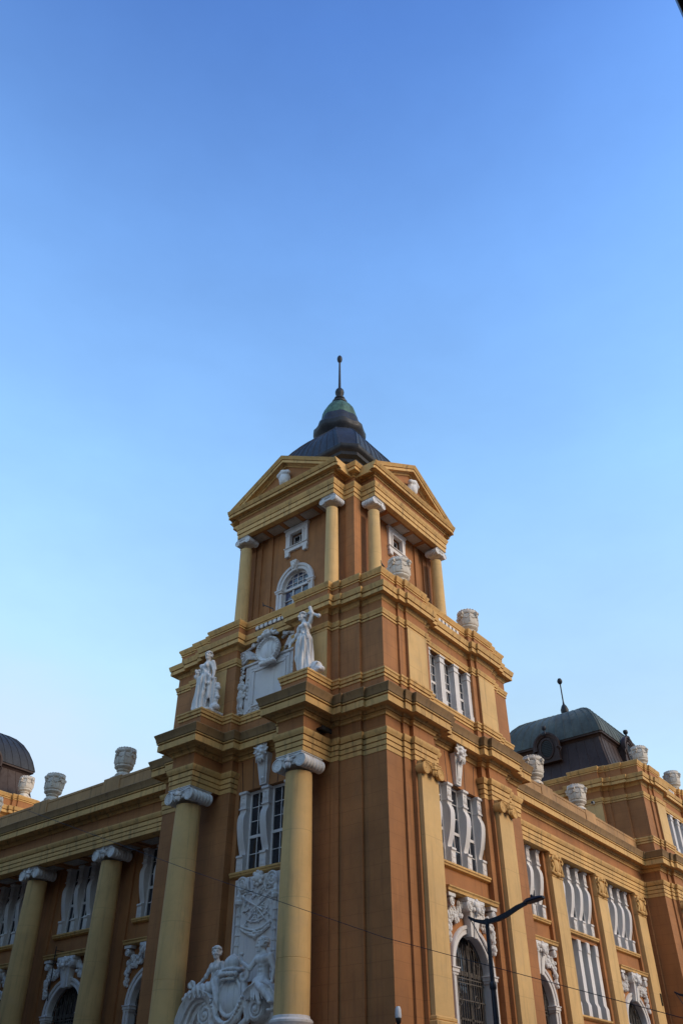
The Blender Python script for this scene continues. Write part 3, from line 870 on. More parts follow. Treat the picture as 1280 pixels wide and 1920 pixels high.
# ------------------------------------------------------------------ top storey with its pedimented porticoes
TOP = E('top_storey', BLD)
BODY = [(1.08, 8.6), (1.08, 8.12), (1.2, 8.12), (1.2, 7.7), (1.3, 7.7), (1.3, 2.9), (1.2, 2.9), (1.2, 2.45), (1.08, 2.45), (1.08, 2.01), (1.53, 2.01), (1.53, 2.1), (2.0, 2.1), (2.0, 2.2),
        (6.68, 2.2), (6.68, 2.1), (7.15, 2.1), (7.15, 2.01), (7.6, 2.01), (7.6, 8.6)]
i0 = BODY.index((1.3, 7.7)); i1 = BODY.index((1.3, 2.9)); i2 = BODY.index((2.0, 2.2)); i3 = BODY.index((6.68, 2.2))
wallband(BODY[i1:i2 + 1], 18.9, 24.1, 'wall', 'orange', TOP)
wallband(BODY[i3:] + BODY[:i0 + 1], 18.9, 24.1, 'wall', 'orange', TOP)
def top_bay(T_, c, a0, a1, side):
    b = E('portico_bay', TOP)
    ah = arch_hole(c, .79, 20.95, 19.3)
    MB(T_).holes(a0, a1, 18.9, 24.1, 0, [ah, rect(c - .36, c + .36, 22.98, 23.66)], .3).build('wall', 'orange_plain', b)
    m = MB(T_)
    for x in (1.55, 2.2):
        for sg in (-1, 1): m.box(c + sg * x - .15, c + sg * x + .15, -.05, .07, 18.9, 24.02).mark()
    m.build('wall_strip', 'orange_plain', b)
    w_ = E('arched_window', b)
    m = MB(T_)
    archivolt(m, c, .74, 20.95, 19.3, [(0, -.25), (0, .06), (.07, .07), (.075, .05), (.15, .05), (.155, .10), (.25, .12), (.27, .09), (.27, -.02)])
    for sg in (-1, 1):
        x0, x1 = sorted((c + sg * .68, c + sg * 1.08)); m.box(x0, x1, -.1, .15, 20.86, 20.95, .012); m.box(x0 + .02, x1 - .02, -.1, .12, 20.78, 20.87, .012)
    m.build('arch_moulding', 'white', w_)
    m = MB(T_)
    m.loft([[(c - .1, 0, 21.6), (c + .1, 0, 21.6), (c + .1, .17, 21.6), (c - .1, .17, 21.6)], [(c - .17, 0, 22.08), (c + .17, 0, 22.08), (c + .17, .24, 22.08), (c - .17, .24, 22.08)]])
    for (x, z, r) in ((0, 21.85, .11), (0, 22.0, .09), (-.09, 21.95, .06), (.09, 21.95, .06), (0, 21.72, .06)): m.ball((c + x, .22, z), (r, r * .7, r), 8, 5)
    m.build('keystone', 'carved', w_)
    f = MB(T_)
    rr = .74
    for i in range(12):
        t0, t1 = math.pi * i / 12, math.pi * (i + 1) / 12
        f.prism([(c + r * math.cos(t), -.2, 20.95 + r * math.sin(t)) for r, t in ((rr, t0), (rr, t1), (rr - .08, t1), (rr - .08, t0))], [(c + r * math.cos(t), -.1, 20.95 + r * math.sin(t)) for r, t in ((rr, t0), (rr, t1), (rr - .08, t1), (rr - .08, t0))])
    f.box(c - rr, c + rr, -.2, -.08, 20.86, 20.97)
    for x in (-.28, 0.0, .28):
        f.box(c + x - .013, c + x + .013, -.18, -.12, 20.95, 20.95 + math.sqrt(rr * rr - x * x) - .03)
    for z in (21.17, 21.42): 
        hx = math.sqrt(rr * rr - (z - 20.95) ** 2) - .03
        f.box(c - hx, c + hx, -.175, -.125, z - .012, z + .012)
    for x in (-.72, -.24, .24, .72): f.box(c + x - .03, c + x + .03, -.204, -.11, 19.3, 20.9)
    for z in (19.9, 20.4): f.box(c - rr, c + rr, -.18, -.11, z - .013, z + .013)
    f.build('frame', 'white', w_)
    MB(T_).prism([(x, -.16, z) for x, z in ah], [(x, -.17, z) for x, z in ah]).build('pane', 'glass_sky', w_)
    w2 = E('small_window', b)
    m = MB(T_)
    for (x0, x1, z0, z1, d) in ((c - .62, c - .36, 22.98, 23.70, .09), (c + .36, c + .62, 22.98, 23.70, .09), (c - .64, c + .64, 23.66, 23.98, .11), (c - .64, c + .64, 22.75, 22.99, .11), (c - .70, c + .70, 23.90, 24.0, .15), (c - .67, c + .67, 22.93, 22.975, .16)):
        m.box(x0, x1, -.1, d, z0, z1, .012)
    for (x0, x1, z0, z1) in ((c - .43, c - .355, 22.95, 23.7), (c + .355, c + .43, 22.95, 23.7)): m.box(x0, x1, -.05, .13, z0, z1, .01)
    m.box(c - .42, c + .42, -.05, .145, 23.65, 23.72, .01)
    for sg in (-1, 1):
        m.box(c + sg * .5 - .11, c + sg * .5 + .11, -.05, .12, 22.5, 22.76, .02)
        for q in (-.06, 0, .06): m.ball((c + sg * .5 + q, .12, 22.53), (.03, .03, .05), 6, 4)
    m.build('surround', 'white', w2)
    f = MB(T_)
    for (x0, x1, z0, z1, e_) in ((c - .36, c - .30, 22.98, 23.66, .004), (c + .30, c + .36, 22.98, 23.66, .004), (c - .358, c + .358, 23.6, 23.658, 0), (c - .358, c + .358, 22.982, 23.04, 0), (c - .02, c + .02, 22.99, 23.65, -.004)): f.box(x0, x1, -.22 - e_, -.15 + e_, z0, z1)
    f.box(c - .36, c + .36, -.2, -.165, 23.33, 23.35)
    f.build('frame', 'white', w2)
    MB(T_).box(c - .34, c + .34, -.195, -.185, 23.0, 23.64).build('pane', 'glass', w2)
    return b
top_bay(FL(1.3), 5.3, 2.9, 7.7, 'L')
top_bay(FR(2.2), 4.34, 2.0, 6.68, 'R')
for T_, a, nm in ((FL(0), 2.88, 'L'), (FL(0), 7.80, 'L')):
    round_column(T_, a, -.70, 19.35, 23.45, 24.0, .285, .245, .30, .155, .62, (), None, 'white', False, .6)
for a in (1.95, 6.74):
    round_column(FR(0), a, -1.64, 19.35, 23.45, 24.0, .285, .245, .30, .155, .62, (), None, 'white', False, .6)

ENT3 = E('entablature', BLD)
TP = [(1.08, 8.6), (1.08, 8.06), (.35, 8.06), (.35, 2.53), (1.08, 2.53), (1.08, 2.01), (1.6, 2.01), (1.6, 1.29), (7.07, 1.29), (7.07, 2.01), (7.6, 2.01), (7.6, 8.6)]
# portico soffits with sunk panels
for T_, a0, a1, d0, d1 in ((FL(0), 2.53, 8.06, -.36, -1.34), (FR(0), 1.61, 7.06, -1.30, -2.24)):
    so = E('portico_soffit', TOP)
    d0 -= .22
    m = MB(T_); m.box(a0 + .02, a1 - .02, d1, d0 + .05, 24.05, 24.1)
    n = 5; dd0, dd1 = d1 + .10, d0 - .08
    m.box(a0 + .02, a1 - .02, dd1, d0, 24.012, 24.06); m.box(a0 + .02, a1 - .02, d1, dd0, 24.012, 24.06)
    sp = np.linspace(a0 + .35, a1 - .35, n + 1)
    for x in sp: m.box(x - .10, x + .10, dd0 + .001, dd1 - .001, 24.012, 24.055)
    m.build('beam', 'orange_plain', so)
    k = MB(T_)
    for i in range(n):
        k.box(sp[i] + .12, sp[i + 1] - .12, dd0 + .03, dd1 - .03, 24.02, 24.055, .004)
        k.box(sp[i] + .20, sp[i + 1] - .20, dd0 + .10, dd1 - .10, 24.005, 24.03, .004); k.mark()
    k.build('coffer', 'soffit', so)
ARCH3 = [(-.22, 24.0), (.02, 24.0), (.02, 24.18), (-.03, 24.185), (-.03, 24.215), (.05, 24.215), (.05, 24.42), (-.01, 24.425), (-.01, 24.455), (.07, 24.46), (.075, 24.51), (.11, 24.56), (.13, 24.63), (.14, 24.68), (0, 24.70)]
CORN3 = [(0, 25.02), (.04, 25.03), (.06, 25.09), (.01, 25.095), (.01, 25.12), (.1, 25.12), (.12, 25.185), (.28, 25.19), (.28, 25.16), (.31, 25.16), (.31, 25.29), (.25, 25.295), (.25, 25.325), (.34, 25.33), (.35, 25.36), (.41, 25.43), (.43, 25.48), (.42, 25.49), (-.3, 25.5)]
MB().sweep(TP, ARCH3, True).build('architrave', 'mould', ENT3)
MB().sweep(TP, [(0, 24.66), (0, 25.1)], True).build('frieze', 'orange_plain', ENT3)
MB().sweep(TP, CORN3, True).build('cornice', 'mould', ENT3)
def pediment(T_, c, half, d, street, base):
    p = E('pediment', BLD)
    H0, H1 = 25.28, 27.27
    tip = half + .43
    RK = [(-2.4, -.42), (.03, -.42), (.06, -.36), (.01, -.355), (.01, -.33), (.10, -.325), (.12, -.29), (.26, -.29), (.26, -.31), (.29, -.31), (.29, -.18), (.23, -.175), (.23, -.145), (.32, -.14), (.33, -.10), (.38, -.03), (.40, .02), (.38, .03), (-2.4, .04)]
    m = MB(T_)
    zt, ze = 27.25, 25.42
    rings = []
    for a, z in ((c - tip, ze), (c, zt), (c + tip, ze)): rings.append([(a, d + x, z + h) for x, h in RK])
    m.loft(rings, True); m.build('raking_cornice', 'mould', p)
    m = MB(T_)
    def tri(ins, d0, d1):
        sl_ = (zt - ze) / tip
        zb = 25.45
        x = half + .25 - ins * 2.2
        return [(c - x, zb + ins * .0), (c + x, zb), (c, zb + x * sl_)]
    t0 = tri(0, 0, 0)
    m.prism([(x, d - .02, z) for x, z in t0], [(x, d - .1, z) for x, z in t0]); m.build('tympanum', 'orange_plain', p)
    m = MB(T_)   # inner frame moulding of the tympanum
    sl_ = (zt - ze) / tip
    x = half - .55; zb = 25.62
    for sg in (-1, 1):
        m.loft([[(c + sg * x, d + q, zb + h) for q, h in ((-.05, 0), (.06, .02), (.06, .10), (-.05, .12))], [(c, d + q, zb + x * sl_ + h) for q, h in ((-.05, 0), (.06, .02), (.06, .10), (-.05, .12))]])
    m.build('tympanum_moulding', 'mould', p)
    h = mesh_from(PEDHEAD, 'carved_head', 'carved', p)
    place_local(h, street, c - .05 if street == 'L' else c + .02, d + .12, 25.98, 1.0, base)
    m = MB(T_)
    g0 = [(c - tip + .1, 25.5), (c + tip - .1, 25.5), (c, zt - .02)]
    m.prism([(x, d - .1, z) for x, z in g0], [(x, d - 2.6, z) for x, z in g0]); m.build('gable_roof', 'copper', p)
    return p
def pedhead():
    P = [ell((0, 0, 0), (.3, .17, .42), .05), ell((0, -.1, .28), (.33, .17, .14), .04), ell((-.26, -.1, .24), (.11, .13, .12), .03), ell((.26, -.1, .24), (.11, .13, .12), .03), ell((0, -.13, -.05), (.2, .12, .28), .03),
         ell((0, -.18, .34), (.12, .1, .1), .03), ell((0, -.2, 0), (.06, .08, .2), .03), cap((-.22, -.08, .15), (-.12, -.06, -.38), .07, .04), cap((.22, -.08, .15), (.12, -.06, -.38), .07, .04)]
    me = sculpt('shield_relief', P, .03); me.materials.append(M['carved']); return me
PEDHEAD = pedhead()
pediment(FL(0), 5.3, 2.77, -.35, 'L', 0)
pediment(FR(0), 4.335, 2.735, -1.29, 'R', 0)

# ------------------------------------------------------------------ copper tower roof
UC, VC = 4.3, 5.35
ROOF = E('tower_roof', BLD)
def csq(wd, ch, z, c=(UC, VC)):
    x, y = c; a = wd - ch
    return [(x - a, y - wd, z), (x + a, y - wd, z), (x + wd, y - a, z), (x + wd, y + a, z), (x + a, y + wd, z), (x - a, y + wd, z), (x - wd, y + a, z), (x - wd, y - a, z)]
MB().loft([csq(2.72, .5, 25.3), csq(2.72, .5, 26.75), csq(2.78, .5, 26.8), csq(2.80, .5, 26.95), csq(2.95, .52, 27.05), csq(2.98, .52, 27.2), csq(3.1, .55, 27.3), csq(3.14, .56, 27.42), csq(3.14, .56, 27.52)]).build('drum', 'copper', ROOF)
BELL = [(3.14, .56, 27.50), (2.94, .56, 27.62), (2.80, .58, 27.8), (2.70, .6, 28.1), (2.60, .62, 28.5), (2.46, .64, 28.95), (2.27, .66, 29.4), (2.02, .64, 29.85), (1.72, .6, 30.3), (1.42, .52, 30.7), (1.15, .42, 31.0), (1.0, .38, 31.2)]
m = MB().loft([csq(*b) for b in BELL])
def seams(m, prof, c, fr, r, chf=lambda b: b[1]):
    for k in range(4):
        cs, sn = [(1, 0), (0, 1), (-1, 0), (0, -1)][k]
        for f in fr:
            pts = []
            for b in prof:
                lat = f * (b[0] - b[1]); o_ = b[0] + .005
                x, y = o_, lat
                pts.append((c[0] + x * cs - y * sn, c[1] + x * sn + y * cs, b[2]))
            m.tube(pts, r, 5)
        for sg in (-1, 1):   # hips
            pts = [(c[0] + b[0] * cs - sg * (b[0] - b[1]) * sn, c[1] + b[0] * sn + sg * (b[0] - b[1]) * cs, b[2]) for b in prof]
            m.tube(pts, r * 1.3, 5)
seams(m, BELL[:-1], (UC, VC), np.linspace(-.86, .86, 9), .022)
m.build('copper_bell', 'copper', ROOF)
lan = E('cupola', ROOF)
m = MB()
def oct_(r, z, wob=0.0):
    R = []
    for i in range(32):
        t = 2 * math.pi * (i + .5) / 32
        k = math.cos(math.pi / 8) / math.cos(((t) % (math.pi / 4)) - math.pi / 8)
        R.append((UC + r * k * math.cos(t), VC + r * k * math.sin(t), z + wob * abs(math.cos(4 * t))))
    return R
m.loft([oct_(1.1, 31.0), oct_(1.3, 31.25, .1), oct_(1.40, 31.35, .12), oct_(1.42, 31.45, .13), oct_(1.42, 31.66, .13), oct_(1.33, 31.70, .12), oct_(1.25, 31.78, .11), oct_(1.2, 32.05, .08), oct_(1.12, 32.4, .06), oct_(1.04, 32.55, .04)])
m.build('cupola_ring', 'copper', lan)
m = MB()
m.loft([oct_(1.0, 32.5), oct_(1.0, 32.7), oct_(.96, 33.0), oct_(.86, 33.3), oct_(.68, 33.6), oct_(.48, 33.82), oct_(.34, 33.95)])
m.build('cupola_cap', 'patina', lan)
m = MB()
m.lathe([(.33, 33.88), (.41, 33.92), (.42, 34.05), (.35, 34.12), (.25, 34.15), (.24, 34.2), (.30, 34.25), (.30, 34.33), (.2, 34.38), (.15, 34.46), (.17, 34.56), (.23, 34.7), (.245, 34.84), (.21, 34.98), (.12, 35.1), (.075, 35.2), (.06, 36.2), (.05, 37.2), (.08, 37.24), (.13, 37.34), (.15, 37.48), (.13, 37.62), (.07, 37.73), (.001, 37.76)], (UC, VC, 0), 20)
m.build('finial', 'black' if False else 'copper', lan)
# ------------------------------------------------------------------ wings
WARCH = [(-.45, 12.03)] + ARCH[1:]
WCORN = [(-.1, 13.2)] + CORN[1:-1] + [(-.2, 14.08)]
def wing_entablature(path, name):
    e = E('entablature', BLD)
    MB().sweep(path, WARCH).build('architrave', 'mould', e)
    MB().sweep(path, [(0, 12.7), (0, 13.3)]).build('frieze', 'orange_plain', e)
    cornice(path, WCORN, e)
    return e
def wing_parapet(path, T_, posts, d):
    p = E('parapet', BLD)
    MB().sweep(path, [(.0, 14.05), (.0, 14.72), (.02, 14.74), (.02, 14.84), (-.35, 14.86), (-.35, 14.05)]).build('wall', 'coping', p)
    m = MB(T_)
    for a in posts: m.box(a - .55, a + .55, d - .9, d + .03, 14.1, 14.93, .015).mark()
    m.build('pier', 'coping', p)
# right wing
wing_entablature([(RW0, WV), (RW1, WV)], 'R')
wing_parapet([(RW0, 1.12), (RW1, 1.12)], FR(1.12), (13.83, 18.28), 0)
WB = (11.55, 16.05, 20.5); PIL = (13.83, 18.28, 22.73)
TW = FR(BV)
edges = [RW0] + [x for p_ in PIL for x in (p_ - .72, p_ + .72)]
for i, c in enumerate(WB):
    b = E('window_bay', BLD)
    a0 = RW0 if i == 0 else PIL[i - 1] + .72; a1 = PIL[i] - .72
    hl = [rect(c - 1.42, c + 1.42, 9.3, 12.0)]
    if i == 1: hl.append(rect(c - 1.42, c + 1.42, 6.2, 9.0))
    else: hl.append(arch_hole(c, 1.08, 6.3, 4.05))
    MB(TW).holes(a0, a1, ZB, 12.06, 0, hl, .45).build('wall', 'orange_plain', b)
    console_window(TW, c, [c - 1.27, c - .40, c + .44, c + 1.27], c - 1.42, c + 1.42, b, .27)
    if i == 1:
        w_ = E('lower_window', b)
        m = MB(TW)
        for x in (-1.27, -.40, .44, 1.27):
            pr = [(-.40, 9.02), (.02, 9.02), (.02, 6.75), (.09, 6.62), (.09, 6.2), (-.40, 6.2)]
            m.prism([(c + x - .15, d, z) for d, z in pr], [(c + x + .15, d, z) for d, z in pr])
            m.box(c + x - .13, c + x + .13, 0, .05, 8.6, 9.0); m.mark()
        m.build('pier', 'white', w_)
        f = MB(TW)
        for x0, x1 in ((-1.12, -.55), (-.25, .29), (.59, 1.12)):
            for (b0, b1, z0, z1) in ((x0, x0 + .06, 6.2, 9), (x1 - .06, x1, 6.2, 9), (x0, x1, 7.6, 7.7), (x0, x1, 6.2, 6.3), (x0, x1, 8.92, 9)): f.box(c + b0, c + b1, -.42 - (.004 if z1 - z0 > 1 else 0), -.33 + (.004 if z1 - z0 > 1 else 0), z0 + (0 if z1 - z0 > 1 else .002), z1 - (0 if z1 - z0 > 1 else .002))
            for z in (6.75, 7.15, 8.1, 8.5): f.box(c + x0, c + x1, -.41, -.37, z - .012, z + .012)
            f.mark()
        f.build('frame', 'white', w_)
        MB(TW).box(c - 1.4, c + 1.4, -.40, -.39, 6.2, 9.0).build('pane', 'glass', w_)
        pr = [(-.4, 6.2), (.15, 6.2), (.15, 6.14), (.1, 6.1), (0, 6.04), (-.4, 6.04)]
        MB(TW).prism([(c - 1.5, d, z) for d, z in pr], [(c + 1.5, d, z) for d, z in pr]).build('sill', 'mould', w_)
    else:
        arch_window(TW, c, b, 4.05, True, 1.5, seed=11 + i)
for a in PIL:
    a1_ = min(a + .72, RW1)
    MB(TW).box(a - .72, a1_, -.3, .14, ZB, 12.06).build('pier', 'orange', BLD)
    p = E('pilaster', BLD)
    MB(TW).box(a - .49, a + .49, .10, .33, 4.6, 12.02).build('shaft', 'yellow', p)
    # leafy capital with a shield
    m = MB(TW)
    m.box(a - .50, a + .50, .1, .36, 11.05, 11.12, .02); m.box(a - .53, a + .53, .1, .40, 11.93, 12.02, .02)
    for sg in (-1, 1):
        m.tube([(a + sg * .2, .40, 11.80), (a + sg * .32, .43, 11.86), (a + sg * .43, .43, 11.80), (a + sg * .45, .43, 11.69), (a + sg * .38, .43, 11.63), (a + sg * .33, .43, 11.70)], .055, 6)
        m.tube([(a + sg * .42, .36, 11.6), (a + sg * .36, .40, 11.42), (a + sg * .44, .38, 11.24)], [.07, .06, .07], 6)
        m.tube([(a + sg * .26, .36, 11.75), (a + sg * .25, .41, 11.5), (a + sg * .18, .40, 11.3)], [.06, .05, .05], 6)
        for k in range(4): m.ball((a + sg * (.12 + .11 * k), .37, 11.17 + .015 * k), (.09, .08, .07), 7, 5)
    m.ball((a, .36, 11.55), (.24, .09, .3), 12, 8); m.ball((a, .41, 11.85), (.14, .08, .09), 8, 5); m.ball((a, .4, 11.18), (.14, .1, .1), 8, 5)
    for k in range(9):
        t = k / 8 * math.pi; m.ball((a + .19 * math.cos(t), .42, 11.2 + .04 * math.sin(t)), .05, 6, 4)
    m.build('capital', 'mould', p)
    m = MB(TW); m.box(a - .6, a + .6, .1, .44, 4.1, 4.7, .03); m.build('base', 'mould', p)
m = MB(TW); m.box(22.98, 23.14, .33, .345, 7.3, 7.8)
for k in range(7): m.box(22.98, 23.14, .33, .36, 7.33 + k * .065, 7.36 + k * .065)
m.build('air_vent', 'black', BLD)

# left wing: open colonnade in front of a windowed wall
wing_entablature([(WU, LW1), (WU, LW0)], 'L')
wing_parapet([(1.12, LW1), (1.12, LW0)], FL(1.12), (15.4, 20.5, 25.6), 0)
TB = FL(BU)
LBAY = (12.85, 17.95, 23.05, 28.1)
for i, c in enumerate(LBAY):
    b = E('window_bay', BLD)
    a0 = LW0 if i == 0 else (LBAY[i - 1] + c) / 2; a1 = LW1 if i == 3 else (LBAY[i + 1] + c) / 2
    MB(TB).holes(a0, a1, ZB, 13.0, 0, [rect(c - 1.42, c + 1.42, 9.3, 12.0), arch_hole(c, 1.08, 6.3, 4.05)], .45).build('wall', 'orange_plain', b)
    console_window(TB, c, [c - 1.27, c - .42, c + .42, c + 1.27], c - 1.42, c + 1.42, b, .27)
    arch_window(TB, c, b, 4.05, True, 1.6, seed=31 + i)
    m = MB(TB)
    for sg in (-1, 1): m.box(c + sg * 1.95 - .12, c + sg * 1.95 + .12, -.05, .10, ZB, 12.05).mark()
    m.build('wall_strip', 'orange_plain', b)
for a in (15.4, 20.5, 25.6):
    round_column(FL(0), a, -1.78, 4.75, 11.5, 12.03, .50, .43, .49, .215, 1.02, (5.9, 9.3))
so = E('loggia_ceiling', BLD)
m = MB(FL(0)); m.box(LW0, LW1, -2.6, -1.66, 12.06, 12.12)
k = MB(FL(0))
for a in np.arange(LW0 + .5, LW1 - 1, 1.7):
    m.box(a - .45, a - .15, -2.5, -1.66, 12.0, 12.06)
    k.box(a + .05, a + 1.05, -2.38, -1.78, 12.035, 12.06, .01); k.box(a + .2, a + .9, -2.28, -1.88, 12.01, 12.04, .01); k.mark()
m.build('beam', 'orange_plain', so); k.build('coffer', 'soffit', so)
m = MB(); m.add([(RW0, WV - .3, 14.0), (RW1, WV - .3, 14.0), (RW1, 12, 14.0), (RW0, 12, 14.0)], [(0, 1, 2, 3)]); m.add([(WU - .3, LW0, 14.0), (WU - .3, LW1, 14.0), (12, LW1, 14.0), (12, LW0, 14.0)], [(0, 1, 2, 3)])
m.build('flat_roof', 'coping', BLD)
m = MB(); m.box(8.8, 40, 11.5, 12, 4, 13.9); m.box(11.5, 12, 12, 45, 4, 13.9); m.build('court_wall', 'orange_plain', BLD)

# ------------------------------------------------------------------ far pavilions
def far_pavilion(o, side):
    X, Y = o
    sh = lambda P: [(x + X, y + Y) for x, y in P]
    LP_, RP_ = plan_L(), plan_R()
    P = sh(LP_ + RP_) + [(X + 8.7, Y + 10.45)]
    MB().sweep(P, [(0, ZB), (0, 13.3)], True).build('wall', 'orange', BLD)
    e = E('entablature', BLD)
    MB().sweep(P, ARCH, True).build('architrave', 'mould', e)
    cornice(P, CORN, e, True)
    second_storey(o, 'plain')
    if side == 'R':
        for a in (1.88, 6.81): pilaster(FR(Y), X + a, .22, .98, .15, 4.6, 11.5, 12.02)
far_pavilion((23.75, .25), 'R')
far_pavilion((.2, 31.5), 'L')

def mansard(c, name):
    r = E('dome_roof', BLD)
    x, y = c
    m = MB()
    LOW = [(3.75, .1, 18.9), (3.55, .1, 19.5), (3.36, .1, 20.2), (3.22, .1, 20.9), (3.18, .1, 21.15)]
    m.loft([csq(*b, c=c) for b in LOW]); seams(m, LOW, c, np.linspace(-.88, .88, 11), .018)
    m.build('mansard_wall', 'brown_copper', r)
    m = MB()
    m.loft([csq(3.2, .1, 21.1, c), csq(3.26, .1, 21.2, c), csq(3.38, .1, 21.25, c), csq(3.38, .1, 21.38, c), csq(3.2, .1, 21.4, c)]); m.build('eave', 'brown_copper', r)
    UP = [(3.42, .1, 21.36), (3.36, .1, 21.6), (3.22, .1, 22.05), (3.0, .1, 22.55), (2.68, .1, 23.05), (2.3, .1, 23.42), (1.95, .1, 23.62), (1.6, .1, 23.76)]
    m = MB().loft([csq(*b, c=c) for b in UP + [(.2, .05, 24.25)]]); seams(m, UP, c, np.linspace(-.88, .88, 11), .022)
    m.build('dome', 'dome' if name == 'R' else 'copper', r)  # left dome in the darker sheet: its shade is put into the colour
    m = MB(); m.lathe([(.2, 24.1), (.18, 24.3), (.24, 24.45), (.26, 24.7), (.17, 24.95), (.07, 25.1), (.045, 25.3), (.04, 26.5), (.09, 26.53), (.16, 26.65), (.17, 26.75), (.1, 26.9), (.001, 26.93)], (x, y, 0), 14); m.build('finial', 'copper', r)
    for k, rz in (('front', 0.0), ('side', -math.pi / 2)):
        d_ = E('dormer', r, (x, y, 0), rz)
        def TD(a, d, z): return (a, -3.3 - d, z)
        m = MB(TD)
        o_ = [(-.72, 20.2), (.72, 20.2)] + [(.72, 21.1)] + arc(0, .72, 21.1, 14)[1:-1] + [(-.72, 21.1)]
        m.prism([(x_, .28, z) for x_, z in o_], [(x_, -2.0, z) for x_, z in o_]); m.build('dormer_body', 'dome' if k == 'x' else 'brown_copper', d_)
        m = MB(TD)
        rings = [[((r_) * math.cos(t), d, 21.1 + (r_) * math.sin(t)) for r_, d in ((.60, .2), (.60, .36), (.70, .38), (.74, .42), (.84, .42), (.84, .2))] for t in np.linspace(-.25, math.pi + .25, 22)]
        m.loft(rings)
        for sg in (-1, 1): m.tube([(sg * .8, .36, 20.95), (sg * .92, .36, 20.8), (sg * .84, .36, 20.62), (sg * .78, .36, 20.72)], .05, 6)
        ov = lambda s_, d: [(.36 * s_ * math.cos(t), d, 20.98 + .52 * s_ * math.sin(t)) for t in np.linspace(0, 2 * math.pi, 25)[:-1]]
        m.loft([ov(1.28, .27), ov(1.25, .34), ov(1.05, .35), ov(1.0, .29), ov(.95, .27)], True, False, False)
        m.box(-.8, .8, .1, .36, 20.12, 20.22, .01)
        m.build('dormer_moulding', 'brown_copper', d_)
        m = MB(TD)
        m.add(ov(1.0, .285), [tuple(range(24))])
        for i in range(9):
            z = 20.55 + i * .105; hx = .36 * math.sqrt(max(0, 1 - ((z - 20.98) / .52) ** 2)) * .97
            m.box(-hx, hx, .28, .32, z - .02, z + .02)
        m.build('louvre', 'black', d_)
        m = MB(TD)
        m.lathe([(.14, 21.9), (.1, 21.98), (.06, 22.04), (.06, 22.1), (.13, 22.18), (.15, 22.27), (.13, 22.36), (.001, 22.42)], (0, .3, 0), 12)
        m.ball((0, .4, 21.86), (.15, .1, .14), 8, 5)
        m.build('dormer_finial', 'copper', d_)
    return r
mansard((27.75, 5.45), 'R')
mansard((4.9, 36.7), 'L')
# ------------------------------------------------------------------ carved decoration of the left front (drawn as right, inwards, up)
def LX(v, c=5.2): return c - v      # y on the left front to 'right' in a local frame centred on y = 5.2
# tall relief panel under the tower window: draughtsman's tools, ribbon and scrolls
RP_ = E('relief_panel', BLD)
m = MB(TL)
c = 5.3
m.box(c - .96, c + .96, -.05, .05, 6.0, 9.1, .02)
m.box(c - 1.0, c - .93, -.05, .11, 6.0, 9.05, .015); m.box(c + .93, c + 1.0, -.05, .11, 6.0, 9.05, .015)
m.build('panel', 'white', RP_)
m = MB(TL)
for sg in (-1, 1):
    x = c + sg * .80
    m.lathe([(.075, 6.0), (.075, 8.25)], (x, .06, 0), 10)
    for z in np.arange(6.15, 8.2, .29): m.lathe([(.075, z), (.10, z + .02), (.10, z + .07), (.075, z + .09)], (x, .06, 0), 10)
    m.lathe([(.09, 8.22), (.15, 8.27), (.16, 8.36), (.12, 8.42), (.13, 8.5), (.09, 8.56), (.07, 8.75)], (x, .07, 0), 12)
    m.tube([(c + sg * (.66 + (.24 - .21 * i / 26) * math.cos(i * .5 + (0 if sg > 0 else 0)) * sg * 1.0), .12, 8.86 + (.24 - .21 * i / 26) * math.sin(i * .5)) for i in range(27)], .05, 6)
    m.lathe([(.001, 0), (.24, 0), (.25, .08), (.22, .1), (.001, .09)], (c + sg * .66, .02, 8.86), 18, 'd')
    for k in range(4): m.tube([(c + sg * (.45 + .12 * k), .06, 9.05), (c + sg * (.42 + .14 * k), .13, 8.85), (c + sg * (.38 + .15 * k), .08, 8.62)], [.05, .06, .03], 6)
m.ball((c, .12, 8.98), (.16, .1, .16), 10, 6)
for k in range(8): m.ball((c + .19 * math.cos(k * math.pi / 4), .09, 8.98 + .19 * math.sin(k * math.pi / 4)), .085, 7, 5)
m.build('scroll_crest', 'carved', RP_)
m = MB(TL)
m.tube([(c + .02, .1, 8.08), (c + .36, .09, 7.74)], .028, 6); m.tube([(c - .02, .1, 8.08), (c - .36, .09, 7.74)], .028, 6)
m.tube([(c + .36, .09, 7.74), (c, .09, 7.66), (c - .36, .09, 7.74)], .022, 6)
m.tube([(c + .55, .1, 8.42), (c - .28, .11, 7.98)], .03, 6); m.tube([(c - .62, .1, 8.5), (c + .22, .11, 7.98)], .03, 6)
m.tube([(c - .62, .1, 8.5), (c - .72, .1, 8.38)], .035, 6); m.tube([(c + .55, .1, 8.42), (c + .62, .1, 8.52)], .05, 6)
for (x0, x1, z) in ((-.64, .64, 7.6), (-.62, .62, 7.50), (-.5, .5, 7.44)):
    m.tube([(c + x0 + (x1 - x0) * t, .08 + .02 * math.sin(t * 20), z - .17 * math.sin(math.pi * t)) for t in np.linspace(0, 1, 15)], .045, 6)
m.lathe([(.001, 7.12), (.05, 7.16), (.09, 7.24), (.05, 7.3), (.08, 7.36), (.05, 7.42)], (c, .1, 0), 10)
r_ = random.Random(5)
for k in range(70):
    x = r_.uniform(-.55, .55); z = r_.uniform(7.62, 8.72)
    a = r_.uniform(0, math.pi); l = r_.uniform(.05, .13)
    m.tube([(c + x - l * math.cos(a), .055, z - l * math.sin(a)), (c + x, .095, z), (c + x + l * math.cos(a), .055, z + l * math.sin(a))], [.012, .03, .012], 5)
m.build('carved_trophy', 'carved', RP_)

